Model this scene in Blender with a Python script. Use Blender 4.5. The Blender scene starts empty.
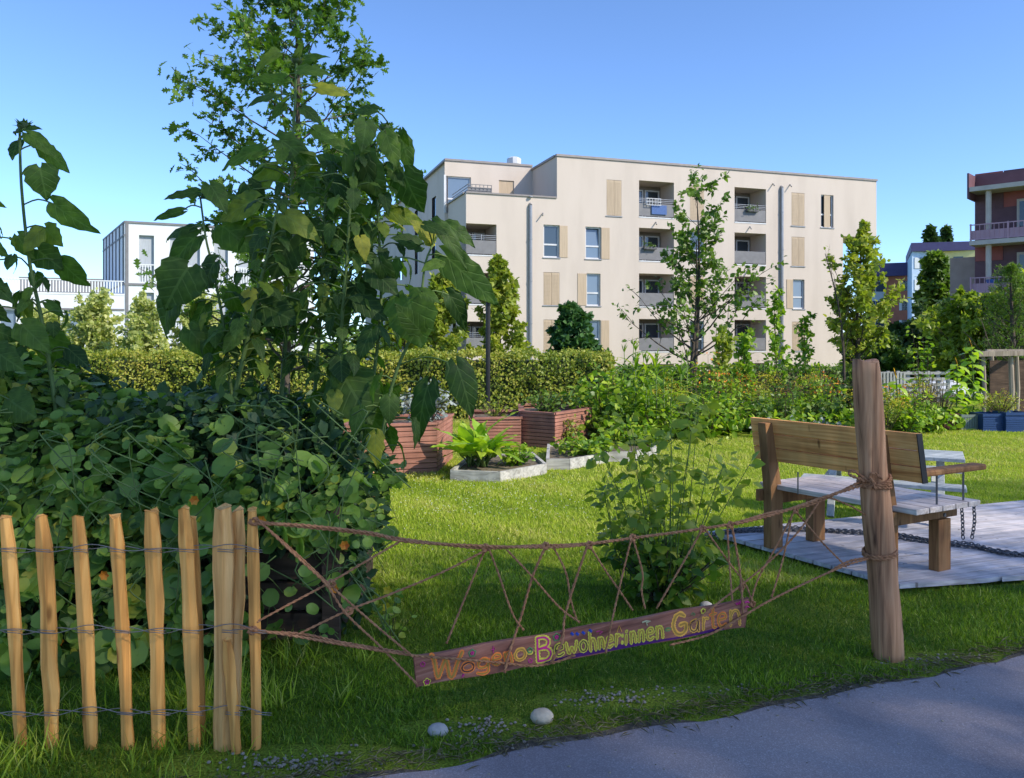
import bpy, math, random
import numpy as np
from mathutils import Vector, Matrix
rng = np.random.default_rng(7)
random.seed(7)
scene = bpy.context.scene
col = scene.collection
# ------------------------------------------------------------------ camera, light, exposure
H = 1.6; HY = 340.0; F = 800.0
cam_d = bpy.data.cameras.new('camera'); cam = bpy.data.objects.new('camera', cam_d); col.objects.link(cam)
cam.location = (0, 0, H); cam.rotation_euler = (math.radians(90), 0, 0)
cam_d.sensor_width = 36.0; cam_d.lens = 36.0 * F / 1024.0; cam_d.shift_y = -(389 - HY) / 1024.0
cam_d.clip_start = 0.05; cam_d.clip_end = 3000
scene.camera = cam
SUN_EL = 38.0
SH = Vector((0.862, -0.507, 0)).normalized()            # horizontal direction towards the sun
world = bpy.data.worlds.new('World'); scene.world = world; world.use_nodes = True
wn = world.node_tree; bg = wn.nodes['Background']
sky = wn.nodes.new('ShaderNodeTexSky'); sky.sky_type = 'NISHITA'; sky.sun_disc = False
sky.sun_elevation = math.radians(SUN_EL); sky.sun_rotation = math.atan2(SH.x, SH.y)
sky.air_density = 0.70; sky.dust_density = 0.4; sky.ozone_density = 7.0; sky.altitude = 0
wn.links.new(sky.outputs[0], bg.inputs[0]); bg.inputs[1].default_value = 0.15
sd = bpy.data.lights.new('sun', 'SUN'); sun = bpy.data.objects.new('sun', sd); col.objects.link(sun)
sd.energy = 3.0; sd.angle = math.radians(0.5); sd.color = (1.0, 0.91, 0.76)
sv = Vector((SH.x * math.cos(math.radians(SUN_EL)), SH.y * math.cos(math.radians(SUN_EL)), math.sin(math.radians(SUN_EL))))
sun.rotation_euler = sv.to_track_quat('Z', 'Y').to_euler(); sun.location = (20, -15, 20)
scene.view_settings.view_transform = 'Standard'; scene.view_settings.look = 'None'
scene.view_settings.gamma = 1.0; scene.view_settings.exposure = 1.0
scene.render.resolution_x = 1024; scene.render.resolution_y = 778

# ------------------------------------------------------------------ mapping
def at(px, py, Y): return Vector(((px - 512) / F * Y, Y, H - (py - HY) / F * Y))
def gnd(px, py, z=0.0):
    Y = (H - z) * F / (py - HY); return Vector(((px - 512) / F * Y, Y, z))
def gz(x, y):
    t = min(max((y - 20) / 14.0, 0), 1); t = t * t * (3 - 2 * t); return -2.0 * t

# ------------------------------------------------------------------ objects
ORG = {}
def tag(o, label=None, cat=None, group=None, kind=None):
    if label: o['label'] = label
    if cat: o['category'] = cat
    if group: o['group'] = group
    if kind: o['kind'] = kind
    return o
def thing(name, loc, label, cat, group=None, kind=None):
    o = bpy.data.objects.new(name, None); col.objects.link(o); o.location = loc
    o.empty_display_size = 0.1
    ORG[o.name] = np.array(loc, float); return tag(o, label, cat, group, kind)
def link_mesh(name, me, parent, org, mats, smooth=False):
    o = bpy.data.objects.new(name, me); col.objects.link(o)
    if parent is not None: o.parent = parent
    else: o.location = Vector(org)
    ORG[o.name] = np.array(org, float)
    for m in (mats if isinstance(mats, (list, tuple)) else [mats]): me.materials.append(m)
    if smooth:
        me.polygons.foreach_set('use_smooth', np.ones(len(me.polygons), bool))
    return o
def org_of(parent, V):
    if parent is not None: return ORG[parent.name]
    V = np.asarray(V); return np.array([V[:, 0].mean(), V[:, 1].mean(), V[:, 2].min()])

class MB:
    def __init__(s): s.v = []; s.f = []; s.mi = []; s.cm = 0
    def add(s, vs, fs):
        b = len(s.v); s.v += [tuple(v) for v in vs]
        for f in fs: s.f.append(tuple(b + i for i in f)); s.mi.append(s.cm)
    def obox(s, o, A, B, C):
        o = Vector(o); A = Vector(A); B = Vector(B); C = Vector(C)
        if A.cross(B).dot(C) < 0: A, B = B, A
        p = [o, o + A, o + A + B, o + B, o + C, o + A + C, o + A + B + C, o + B + C]
        s.add(p, [(0, 3, 2, 1), (4, 5, 6, 7), (0, 1, 5, 4), (1, 2, 6, 5), (2, 3, 7, 6), (3, 0, 4, 7)])
    def box(s, x0, x1, y0, y1, z0, z1): s.obox((x0, y0, z0), (x1 - x0, 0, 0), (0, y1 - y0, 0), (0, 0, z1 - z0))
    def beam(s, a, b, w, h, up=(0, 0, 1)):
        a = Vector(a); b = Vector(b); d = (b - a); up = Vector(up); sx = d.cross(up)
        if sx.length < 1e-6: sx = Vector((1, 0, 0))
        sx.normalize(); u = sx.cross(d).normalized()
        s.obox(a - sx * w / 2 - u * h / 2, sx * w, u * h, d)
    def quad(s, a, b, c, d): s.add([a, b, c, d], [(0, 1, 2, 3)])
    def tube(s, pts, rad, n=6, cap=True):
        pts = [Vector(p) for p in pts]; m = len(pts)
        if not isinstance(rad, (list, tuple, np.ndarray)): rad = [rad] * m
        vs = []; prev = None
        for i in range(m):
            d = (pts[min(i + 1, m - 1)] - pts[max(i - 1, 0)])
            if d.length < 1e-9: d = Vector((0, 0, 1))
            d.normalize()
            if prev is None:
                r = d.orthogonal().normalized()
            else:
                r = prev - d * prev.dot(d)
                r = r.normalized() if r.length > 1e-6 else d.orthogonal().normalized()
            prev = r; q = d.cross(r)
            for k in range(n):
                a = 2 * math.pi * k / n; vs.append(pts[i] + (r * math.cos(a) + q * math.sin(a)) * rad[i])
        fs = []
        for i in range(m - 1):
            for k in range(n):
                k2 = (k + 1) % n; fs.append((i * n + k, i * n + k2, (i + 1) * n + k2, (i + 1) * n + k))
        if cap:
            fs.append(tuple(range(n - 1, -1, -1))); fs.append(tuple((m - 1) * n + k for k in range(n)))
        s.add(vs, fs)
    def rope(s, pts, r=0.004, pitch=0.05, n=5):
        pts = resample(pts, 0.012); ph = random.random() * 6
        for q in (0, math.pi):
            L = 0; out = []
            for i, p in enumerate(pts):
                if i: L += (p - pts[i - 1]).length
                d = (pts[min(i + 1, len(pts) - 1)] - pts[max(i - 1, 0)]).normalized()
                u = d.cross(Vector((0, 1, 0.1))).normalized(); w = d.cross(u)
                a = ph + q + L / pitch * 2 * math.pi; out.append(p + (u * math.cos(a) + w * math.sin(a)) * r * 0.9)
            s.tube(out, r, n)
    def prism(s, poly, z0, z1):
        n = len(poly); ar = sum(poly[i][0] * poly[(i + 1) % n][1] - poly[(i + 1) % n][0] * poly[i][1] for i in range(n))
        if ar < 0: poly = poly[::-1]
        s.add([(p[0], p[1], z0) for p in poly] + [(p[0], p[1], z1) for p in poly],
              [tuple(range(n - 1, -1, -1)), tuple(range(n, 2 * n))] + [(i, (i + 1) % n, n + (i + 1) % n, n + i) for i in range(n)])
    def blob(s, c, r, n=8, m=5, jit=0.15):
        c = Vector(c); r = Vector(r) if not isinstance(r, (int, float)) else Vector((r, r, r)); vs = [c + Vector((0, 0, -r.z))]
        for j in range(1, m):
            t = math.pi * j / m
            for i in range(n):
                a = 2 * math.pi * i / n; k = 1 + random.uniform(-jit, jit)
                vs.append(c + Vector((r.x * math.sin(t) * math.cos(a), r.y * math.sin(t) * math.sin(a), -r.z * math.cos(t))) * 1 * 1 if jit == 0 else c + Vector((r.x * math.sin(t) * math.cos(a) * k, r.y * math.sin(t) * math.sin(a) * k, -r.z * math.cos(t) * k)))
        vs.append(c + Vector((0, 0, r.z))); T = len(vs) - 1; fs = []
        for i in range(n):
            i2 = (i + 1) % n; fs.append((0, 1 + i2, 1 + i)); fs.append((T, T - n + i, T - n + i2))
            for j in range(m - 2): fs.append((1 + j * n + i, 1 + j * n + i2, 1 + (j + 1) * n + i2, 1 + (j + 1) * n + i))
        s.add(vs, fs)
    def build(s, name, mats, parent=None, smooth=False, bevel=0, sub=0):
        org = org_of(parent, s.v); me = bpy.data.meshes.new(name)
        V = np.array(s.v, float) - org
        me.from_pydata(V.tolist(), [], s.f)
        if any(s.mi): me.polygons.foreach_set('material_index', s.mi)
        me.update(); o = link_mesh(name, me, parent, org, mats, smooth)
        if bevel:
            b = o.modifiers.new('bevel', 'BEVEL'); b.width = bevel; b.segments = 2; b.limit_method = 'ANGLE'
        return o
def resample(pts, step):
    pts = [Vector(p) for p in pts]; out = []
    # catmull-rom
    P = [pts[0]] + pts + [pts[-1]]
    for i in range(1, len(P) - 2):
        a, b, c, d = P[i - 1], P[i], P[i + 1], P[i + 2]; n = max(1, int((c - b).length / step))
        for k in range(n):
            t = k / n
            out.append(0.5 * ((2 * b) + (c - a) * t + (2 * a - 5 * b + 4 * c - d) * t * t + (3 * b - a - 3 * c + d) * t ** 3))
    out.append(pts[-1]); return out

# ------------------------------------------------------------------ materials
def newmat(name):
    m = bpy.data.materials.new(name); m.use_nodes = True; nt = m.node_tree; nt.nodes.clear()
    out = nt.nodes.new('ShaderNodeOutputMaterial'); return m, nt, out
def N(nt, t, **kw):
    n = nt.nodes.new(t)
    for k, v in kw.items():
        if k.startswith('i_'): n.inputs[int(k[2:])].default_value = v
        else: setattr(n, k, v)
    return n
def ramp(nt, stops):
    r = nt.nodes.new('ShaderNodeValToRGB'); e = r.color_ramp.elements
    while len(e) < len(stops): e.new(0.5)
    for i, (p, c) in enumerate(stops): e[i].position = p; e[i].color = (*c, 1)
    return r
def coords(nt, scale=(1, 1, 1), rot=(0, 0, 0), kind='Object'):
    tc = N(nt, 'ShaderNodeTexCoord'); mp = N(nt, 'ShaderNodeMapping')
    mp.inputs['Scale'].default_value = scale; mp.inputs['Rotation'].default_value = rot
    src = tc.outputs[kind]
    if any(rot):
        m0 = N(nt, 'ShaderNodeMapping'); m0.inputs['Rotation'].default_value = rot; mp.inputs['Rotation'].default_value = (0, 0, 0); nt.links.new(src, m0.inputs[0]); src = m0.outputs[0]
    nt.links.new(src, mp.inputs[0]); return mp.outputs[0]
def mat(name, stops, rough=0.8, scale=8.0, stretch=(1, 1, 1), rot=(0, 0, 0), bump=0.0, bscale=None, metal=0.0, spec=0.3, detail=6, bdist=0.01):
    m, nt, out = newmat(name); L = nt.links
    p = N(nt, 'ShaderNodeBsdfPrincipled'); p.inputs['Roughness'].default_value = rough; p.inputs['Metallic'].default_value = metal
    p.inputs['Specular IOR Level'].default_value = spec
    if not isinstance(stops[0], (tuple, list)): stops = [(0.3, tuple(c * 0.88 for c in stops)), (0.7, tuple(c * 1.08 for c in stops))]
    v = coords(nt, stretch, rot); n = N(nt, 'ShaderNodeTexNoise'); n.inputs['Scale'].default_value = scale; n.inputs['Detail'].default_value = detail
    L.new(v, n.inputs['Vector']); r = ramp(nt, stops); L.new(n.outputs[0], r.inputs[0]); L.new(r.outputs[0], p.inputs['Base Color'])
    if bump:
        b = N(nt, 'ShaderNodeBump'); b.inputs['Strength'].default_value = bump; b.inputs['Distance'].default_value = bdist
        n2 = N(nt, 'ShaderNodeTexNoise'); n2.inputs['Scale'].default_value = bscale or scale * 3; n2.inputs['Detail'].default_value = 4
        L.new(v, n2.inputs['Vector']); L.new(n2.outputs[0], b.inputs['Height']); L.new(b.outputs[0], p.inputs['Normal'])
    L.new(p.outputs[0], out.inputs[0]); return m
def leafmat(name, cols, trans=0.35, rough=0.45, tcol=None, veins=False, spec=0.4, tmix=None):
    m, nt, out = newmat(name); L = nt.links
    at_ = N(nt, 'ShaderNodeAttribute', attribute_name='rnd')
    n = len(cols); r = ramp(nt, [(i / (n - 1), c) for i, c in enumerate(cols)]); L.new(at_.outputs['Fac'], r.inputs[0])
    c = r.outputs[0]
    if veins:
        vv = coords(nt); nz = N(nt, 'ShaderNodeTexNoise'); nz.inputs['Scale'].default_value = 22; nz.inputs['Detail'].default_value = 5; L.new(vv, nz.inputs['Vector'])
        rz = ramp(nt, [(.3, (.62, .66, .6)), (.55, (1, 1, 1)), (.75, (1.45, 1.3, 1.0))]); L.new(nz.outputs[0], rz.inputs[0])
        mz = N(nt, 'ShaderNodeMixRGB', blend_type='MULTIPLY'); mz.inputs[0].default_value = 1; L.new(c, mz.inputs[1]); L.new(rz.outputs[0], mz.inputs[2]); c = mz.outputs[0]
        uv = N(nt, 'ShaderNodeUVMap'); sep = N(nt, 'ShaderNodeSeparateXYZ'); L.new(uv.outputs[0], sep.inputs[0])
        ab = N(nt, 'ShaderNodeMath', operation='ABSOLUTE'); L.new(sep.outputs[0], ab.inputs[0])
        m1 = N(nt, 'ShaderNodeMath', operation='MULTIPLY_ADD'); L.new(ab.outputs[0], m1.inputs[0]); m1.inputs[1].default_value = -0.45; L.new(sep.outputs[1], m1.inputs[2])
        m2 = N(nt, 'ShaderNodeMath', operation='MULTIPLY'); L.new(m1.outputs[0], m2.inputs[0]); m2.inputs[1].default_value = 30.0
        m3 = N(nt, 'ShaderNodeMath', operation='SINE'); L.new(m2.outputs[0], m3.inputs[0])
        m4 = N(nt, 'ShaderNodeMath', operation='POWER'); 
        mm = N(nt, 'ShaderNodeMath', operation='MAXIMUM'); L.new(m3.outputs[0], mm.inputs[0]); mm.inputs[1].default_value = 0.0
        L.new(mm.outputs[0], m4.inputs[0]); m4.inputs[1].default_value = 10.0
        lt = N(nt, 'ShaderNodeMath', operation='LESS_THAN'); L.new(ab.outputs[0], lt.inputs[0]); lt.inputs[1].default_value = 0.05
        mx = N(nt, 'ShaderNodeMath', operation='MAXIMUM'); L.new(m4.outputs[0], mx.inputs[0]); L.new(lt.outputs[0], mx.inputs[1])
        sc = N(nt, 'ShaderNodeMath', operation='MULTIPLY'); L.new(mx.outputs[0], sc.inputs[0]); sc.inputs[1].default_value = 0.28
        mix = N(nt, 'ShaderNodeMixRGB'); L.new(sc.outputs[0], mix.inputs[0]); L.new(c, mix.inputs[1]); mix.inputs[2].default_value = (0.16, 0.24, 0.08, 1); c = mix.outputs[0]
        veinh = mx.outputs[0]
    p = N(nt, 'ShaderNodeBsdfPrincipled'); p.inputs['Roughness'].default_value = rough; p.inputs['Specular IOR Level'].default_value = spec
    L.new(c, p.inputs['Base Color'])
    t = N(nt, 'ShaderNodeBsdfTranslucent'); hs = N(nt, 'ShaderNodeMixRGB', blend_type='MULTIPLY'); hs.inputs[0].default_value = 1.0
    L.new(c, hs.inputs[1]); hs.inputs[2].default_value = (*(tcol or (1.5, 1.7, 0.6)), 1); L.new(hs.outputs[0], t.inputs[0])
    mx_ = N(nt, 'ShaderNodeMixShader'); mx_.inputs[0].default_value = trans; L.new(p.outputs[0], mx_.inputs[1]); L.new(t.outputs[0], mx_.inputs[2])
    if veins:
        b = N(nt, 'ShaderNodeBump'); b.inputs['Strength'].default_value = 0.5; b.inputs['Distance'].default_value = 0.004; b.invert = True
        L.new(veinh, b.inputs['Height']); L.new(b.outputs[0], p.inputs['Normal'])
    L.new(mx_.outputs[0], out.inputs[0]); return m

# ------------------------------------------------------------------ leaf clouds
def T_diamond(w=0.3, fold=0.08, droop=0.12):
    V = [(0, 0, 0), (w, .38, fold), (0, .45, 0), (-w, .38, fold), (w * .7, .72, fold * .6 - droop * .4), (0, 1, -droop), (-w * .7, .72, fold * .6 - droop * .4)]
    Fc = [(0, 1, 2), (0, 2, 3), (1, 4, 2), (2, 4, 5), (2, 5, 6), (2, 6, 3)]
    return np.array(V, float), np.array(Fc), np.array([(v[0], v[1]) for v in V])
def T_quad(w=0.3, droop=0.1):
    V = [(0, 0, 0), (w, .5, .05), (0, 1, -droop), (-w, .5, .05)]
    return np.array(V, float), np.array([(0, 1, 2), (0, 2, 3)]), np.array([(v[0], v[1]) for v in V])
def T_lobed():
    # oak-like deeply lobed leaf
    prof = [(0, .03), (.12, .05), (.24, .20), (.34, .08), (.50, .34), (.60, .12), (.76, .27), (.84, .10), (1.0, 0.0)]
    V = [(0, v, -.12 * v * v) for v, w in prof]; Fc = []; n = len(prof)
    for s in (1, -1):
        b = len(V); V += [(s * w, v + w * .25, -.12 * v * v + w * .15) for v, w in prof]
        for i in range(n - 1):
            q = [(i, b + i, b + i + 1), (i, b + i + 1, i + 1)]
            Fc += q if s == 1 else [t[::-1] for t in q]
    return np.array(V, float), np.array(Fc), np.array([(v[0], v[1]) for v in V])
def T_heart(droop=0.3, seed=1, width=0.44, fold=0.12):
    r = random.Random(seed); rows = [0, .06, .14, .24, .35, .47, .6, .72, .84, .93, 1.0]
    wv = [.16, .60, .86, .98, 1.0, .95, .80, .60, .36, .17, 0.0]; us = [-1, -.55, 0, .55, 1]; V = []; UV = []
    for i, v in enumerate(rows):
        jag = (0.07 if i % 2 else -0.06) + r.uniform(-.05, .05)
        rip = [r.uniform(-.05, .05) for _ in us]
        for j, u in enumerate(us):
            w = wv[i] * width * (1 + (jag if abs(u) == 1 else 0)); x = u * w
            y = v - abs(u) ** 1.6 * .20 * (1 - v) ** 2
            z = -droop * v ** 1.8 + fold * abs(u) ** 1.3 * wv[i] + rip[j] * (abs(u) ** 1) - .10 * abs(u) ** 3 * wv[i]
            V.append((x, y, z)); UV.append((u * wv[i], v))
    Fc = []
    for i in range(len(rows) - 1):
        for j in range(4):
            a = i * 5 + j; Fc += [(a, a + 1, a + 6), (a, a + 6, a + 5)]
    return np.array(V, float), np.array(Fc), np.array(UV)
def T_round(seed=1, cup=0.12):
    r = random.Random(seed); n = 14; V = [(0, 0, -cup)]; UV = [(0, 0)]
    for ring, rr in ((1, .55), (2, 1.0)):
        for i in range(n):
            a = 2 * math.pi * i / n; k = rr * (1 + r.uniform(-.05, .05) * ring * .5) * (1 - .05 * (i % 2) * (ring - 1))
            V.append((k * math.cos(a) * .5, k * math.sin(a) * .5, (-cup + cup * rr * rr * .9) + r.uniform(-.05, .05) * rr))
            UV.append((rr, a))
    Fc = []
    for i in range(n):
        i2 = (i + 1) % n; Fc += [(0, 1 + i, 1 + i2), (1 + i, 1 + n + i, 1 + n + i2), (1 + i, 1 + n + i2, 1 + i2)]
    return np.array(V, float), np.array(Fc), np.array(UV)
def T_blade(w=0.02, bend=0.35):
    V = [(-w, 0, 0), (w, 0, 0), (-w * .8, .5, -bend * .22), (w * .8, .5, -bend * .22), (0, 1, -bend)]
    return np.array(V, float), np.array([(0, 1, 3), (0, 3, 2), (2, 3, 4)]), np.array([(v[0], v[1]) for v in V])
def T_strap(w=0.045, bend=0.7, k=7):
    V = []; Fc = []
    for i in range(k):
        t = i / (k - 1); ww = w * (1 - t ** 2.2) * (0.6 + 1.2 * t if t < .35 else 1.0)
        for u in (-1, 0, 1): V.append((u * ww, t * (1 - bend * .35 * t), -bend * t ** 2.2 + abs(u) * ww * .5))
    for i in range(k - 1):
        for j in range(2):
            a = i * 3 + j; Fc += [(a, a + 1, a + 4), (a, a + 4, a + 3)]
    V = np.array(V); return V, np.array(Fc), V[:, :2]
def nrm(a):
    a = np.asarray(a, float); l = np.linalg.norm(a, axis=-1, keepdims=True); l[l < 1e-9] = 1; return a / l
def leaves(name, P, T, Nn, S, tmpl, m, parent=None, rnd=None, smooth=True, wj=0.15, zj=0.5, wf=None):
    P = np.asarray(P, float); n = len(P)
    if n == 0: return None
    if not isinstance(tmpl, list): tmpl = [tmpl]
    T = nrm(np.asarray(T, float) + 1e-6); X = nrm(np.cross(T, np.asarray(Nn, float) + 1e-5)); Z = np.cross(X, T); S = np.broadcast_to(np.asarray(S, float), (n,))
    if rnd is None: rnd = rng.random(n)
    which = rng.integers(0, len(tmpl), n); AV = []; AF = []; AU = []; AR = []; base = 0
    for k, (tv, tf, tu) in enumerate(tmpl):
        I = np.nonzero(which == k)[0]
        if len(I) == 0: continue
        a = len(I); w = 1 + rng.uniform(-wj, wj, (a, 1, 1))
        if wf is not None: w = w * np.asarray(wf)[I][:, None, None]
        z = 1 + rng.uniform(-zj, zj, (a, 1, 1))
        V = P[I][:, None, :] + S[I][:, None, None] * (tv[None, :, 0:1] * w * X[I][:, None, :] + tv[None, :, 1:2] * T[I][:, None, :] + tv[None, :, 2:3] * z * Z[I][:, None, :])
        nv = len(tv); Fi = tf[None] + (np.arange(a) * nv)[:, None, None] + base
        AV.append(V.reshape(-1, 3)); AF.append(Fi.reshape(-1, 3)); AU.append(np.tile(tu, (a, 1))); AR.append(np.repeat(np.asarray(rnd)[I], nv)); base += a * nv
    V = np.concatenate(AV); Fi = np.concatenate(AF); U = np.concatenate(AU); R = np.concatenate(AR)
    org = org_of(parent, V); me = bpy.data.meshes.new(name); V = V - org
    me.vertices.add(len(V)); me.vertices.foreach_set('co', V.ravel().astype(np.float32))
    me.loops.add(len(Fi) * 3); me.loops.foreach_set('vertex_index', Fi.ravel().astype(np.int32))
    me.polygons.add(len(Fi)); me.polygons.foreach_set('loop_start', np.arange(0, len(Fi) * 3, 3, dtype=np.int32))
    me.update(calc_edges=True)
    a = me.attributes.new('rnd', 'FLOAT', 'POINT'); a.data.foreach_set('value', R.astype(np.float32))
    uv = me.uv_layers.new(name='UVMap'); uv.data.foreach_set('uv', U[Fi.ravel()].ravel().astype(np.float32))
    return link_mesh(name, me, parent, org, m, smooth)
def rdir(n, z=0.0, zs=1.0):
    a = rng.normal(size=(n, 3)); a[:, 2] = a[:, 2] * zs + z; return nrm(a)
TD = [T_diamond(.28, .08, .12), T_diamond(.34, .05, .2)]
TH = [T_heart(.25, 1), T_heart(.45, 2), T_heart(.35, 3, .5), T_heart(.6, 4, .4, .2)]
TR = [T_round(1), T_round(2, .18), T_round(3, .06)]
TL = [T_lobed()]
# ------------------------------------------------------------------ shared materials
G = lambda *a: a
M = {}
M['render'] = mat('beige_render', [(0.25, (.465, .405, .355)), (.5, (.515, .45, .395)), (0.75, (.535, .468, .415))], .92, .9, (1, 1, .22), bump=.25, bscale=60, bdist=.02)
M['render2'] = mat('warm_grey_render', [(0.25, (.40, .345, .30)), (0.75, (.44, .385, .33))], .92, .6)
M['white'] = mat('white_panel', [(0.3, (.56, .59, .63)), (0.7, (.63, .66, .69))], .7, .4)
M['coping'] = mat('metal_coping', (.22, .20, .19), .5, 3, metal=.3)
M['grey'] = mat('grey_panel', (.17, .17, .18), .6, 3)
M['greydark'] = mat('dark_grey_panel', (.09, .09, .10), .6, 3)
M['frame'] = mat('white_window_frame', (.55, .56, .58), .4, 3)
M['shutter'] = mat('beige_shutter', (.42, .33, .235), .6, 2, (8, 8, .5))
M['pipe'] = mat('zinc_pipe', (.32, .32, .33), .4, 2, metal=.5)
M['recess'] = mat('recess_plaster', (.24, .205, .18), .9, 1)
M['black'] = mat('black_metal', (.02, .02, .022), .45, 10)
def glass(name, c, r=.06):
    m, nt, out = newmat(name); p = N(nt, 'ShaderNodeBsdfPrincipled'); p.inputs['Base Color'].default_value = (*c, 1)
    p.inputs['Roughness'].default_value = r; p.inputs['Specular IOR Level'].default_value = .8; nt.links.new(p.outputs[0], out.inputs[0]); return m
M['glass'] = glass('window_glass', (.03, .045, .06)); M['glassblue'] = glass('pale_window_glass', (.12, .17, .24), .15)
M['curtain'] = mat('pale_curtain', (.35, .38, .42), .9, 5, (6, 6, .5))

BOXLEAF = leafmat('balcony_plant_leaf', [(.05, .10, .02), (.10, .18, .03)], .3, .5)
# ------------------------------------------------------------------ ground
def grid_mesh(name, xs, ys, zf, m, kind='structure'):
    V = [(x, y, zf(x, y)) for y in ys for x in xs]; nx = len(xs)
    Fc = [(j * nx + i, j * nx + i + 1, (j + 1) * nx + i + 1, (j + 1) * nx + i) for j in range(len(ys) - 1) for i in range(nx - 1)]
    me = bpy.data.meshes.new(name); me.from_pydata(V, [], Fc); o = bpy.data.objects.new(name, me); col.objects.link(o)
    me.materials.append(m); me.polygons.foreach_set('use_smooth', [True] * len(Fc)); o['kind'] = kind; return o
PE = [(-9, .6), (-3.2, 2.05), (-1.6, 2.62), (-.52, 2.92), (.5, 3.27), (1.5, 3.62), (2.6, 4.06), (4.5, 4.9), (8, 6.8), (14, 10.5)]   # path edge
def edgeY(x):
    return float(np.interp(x, [p[0] for p in PE], [p[1] for p in PE]))
def lawn_mat():
    m, nt, out = newmat('lawn_ground'); L = nt.links
    v = coords(nt); n1 = N(nt, 'ShaderNodeTexNoise'); n1.inputs['Scale'].default_value = 1.3; n1.inputs['Detail'].default_value = 8
    n2 = N(nt, 'ShaderNodeTexNoise'); n2.inputs['Scale'].default_value = 90; n2.inputs['Detail'].default_value = 3
    for n in (n1, n2): L.new(v, n.inputs['Vector'])
    r1 = ramp(nt, [(.35, (.15, .22, .024)), (.65, (.27, .33, .035))]); r2 = ramp(nt, [(.3, (.35, .35, .30)), (.7, (1.25, 1.25, 1.2))])
    L.new(n1.outputs[0], r1.inputs[0]); L.new(n2.outputs[0], r2.inputs[0])
    mx = N(nt, 'ShaderNodeMixRGB', blend_type='MULTIPLY'); mx.inputs[0].default_value = 1; L.new(r1.outputs[0], mx.inputs[1]); L.new(r2.outputs[0], mx.inputs[2])
    p = N(nt, 'ShaderNodeBsdfPrincipled'); p.inputs['Roughness'].default_value = .9; p.inputs['Specular IOR Level'].default_value = .1
    b = N(nt, 'ShaderNodeBump'); b.inputs['Strength'].default_value = .6; b.inputs['Distance'].default_value = .03; L.new(n2.outputs[0], b.inputs['Height'])
    L.new(b.outputs[0], p.inputs['Normal']); L.new(mx.outputs[0], p.inputs['Base Color']); L.new(p.outputs[0], out.inputs[0]); return m
xs = [-900, -300, -120, -60, -40, -25] + list(np.linspace(-18, 18, 37)) + [25, 40, 60, 120, 300, 900]
ys = [-60, -20, -5, 0, 2, 4, 8, 12, 16, 20, 21, 22, 23, 24, 25, 26, 27, 28, 29, 30, 31, 32, 33, 34, 40, 60, 120, 400, 1500]
grid_mesh('lawn_ground', xs, ys, gz, lawn_mat())
# soil strip by the path
M['soil'] = mat('soil_and_gravel', [(0.3, (.07, .055, .035)), (.55, (.15, .12, .085)), (.75, (.28, .24, .19))], .95, 22, bump=.8, bscale=120, bdist=.01)
def strip(name, xa, lo, hi, z, m, x0=-9, x1=14, step=.1):
    mb = MB(); n = int((x1 - x0) / step); vs = []
    for i in range(n + 1):
        x = x0 + i * step; vs += [(x, lo(x), z), (x, hi(x), z)]
    mb.add(vs, [(2 * i, 2 * i + 2, 2 * i + 3, 2 * i + 1) for i in range(n)]); o = mb.build(name, m); o['kind'] = 'structure'; return o
def wob(x): return .03 * math.sin(x * 5.1) + .025 * math.sin(x * 11.7 + 1) + .012 * math.sin(x * 31)
strip('path_verge', None, lambda x: edgeY(x) - .25, lambda x: edgeY(x) + .03 + wob(x) * 1.3, .004, M['soil'])
def asphalt():
    m, nt, out = newmat('asphalt'); L = nt.links; v = coords(nt)
    vo = N(nt, 'ShaderNodeTexVoronoi'); vo.inputs['Scale'].default_value = 210; L.new(v, vo.inputs['Vector'])
    n1 = N(nt, 'ShaderNodeTexNoise'); n1.inputs['Scale'].default_value = 1.7; n1.inputs['Detail'].default_value = 8; L.new(v, n1.inputs['Vector'])
    n3 = N(nt, 'ShaderNodeTexNoise'); n3.inputs['Scale'].default_value = 160; n3.inputs['Detail'].default_value = 2; L.new(v, n3.inputs['Vector'])
    r0 = ramp(nt, [(0.0, (.255, .208, .205)), (.6, (.30, .248, .245)), (1, (.43, .37, .365))]); L.new(vo.outputs['Color'], r0.inputs[0])
    r1 = ramp(nt, [(.32, (.72, .72, .74)), (.5, (.95, .95, .95)), (.7, (1.12, 1.1, 1.06))]); L.new(n1.outputs[0], r1.inputs[0])
    mx = N(nt, 'ShaderNodeMixRGB', blend_type='MULTIPLY'); mx.inputs[0].default_value = 1; L.new(r0.outputs[0], mx.inputs[1]); L.new(r1.outputs[0], mx.inputs[2])
    p = N(nt, 'ShaderNodeBsdfPrincipled'); p.inputs['Roughness'].default_value = .85; L.new(mx.outputs[0], p.inputs['Base Color'])
    b = N(nt, 'ShaderNodeBump'); b.inputs['Strength'].default_value = .7; b.inputs['Distance'].default_value = .004; L.new(n3.outputs[0], b.inputs['Height'])
    L.new(b.outputs[0], p.inputs['Normal']); L.new(p.outputs[0], out.inputs[0]); return m
strip('asphalt_path', None, lambda x: edgeY(x) - 5.0, lambda x: edgeY(x) - .02 + wob(x) * .5, .012, asphalt())

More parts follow.
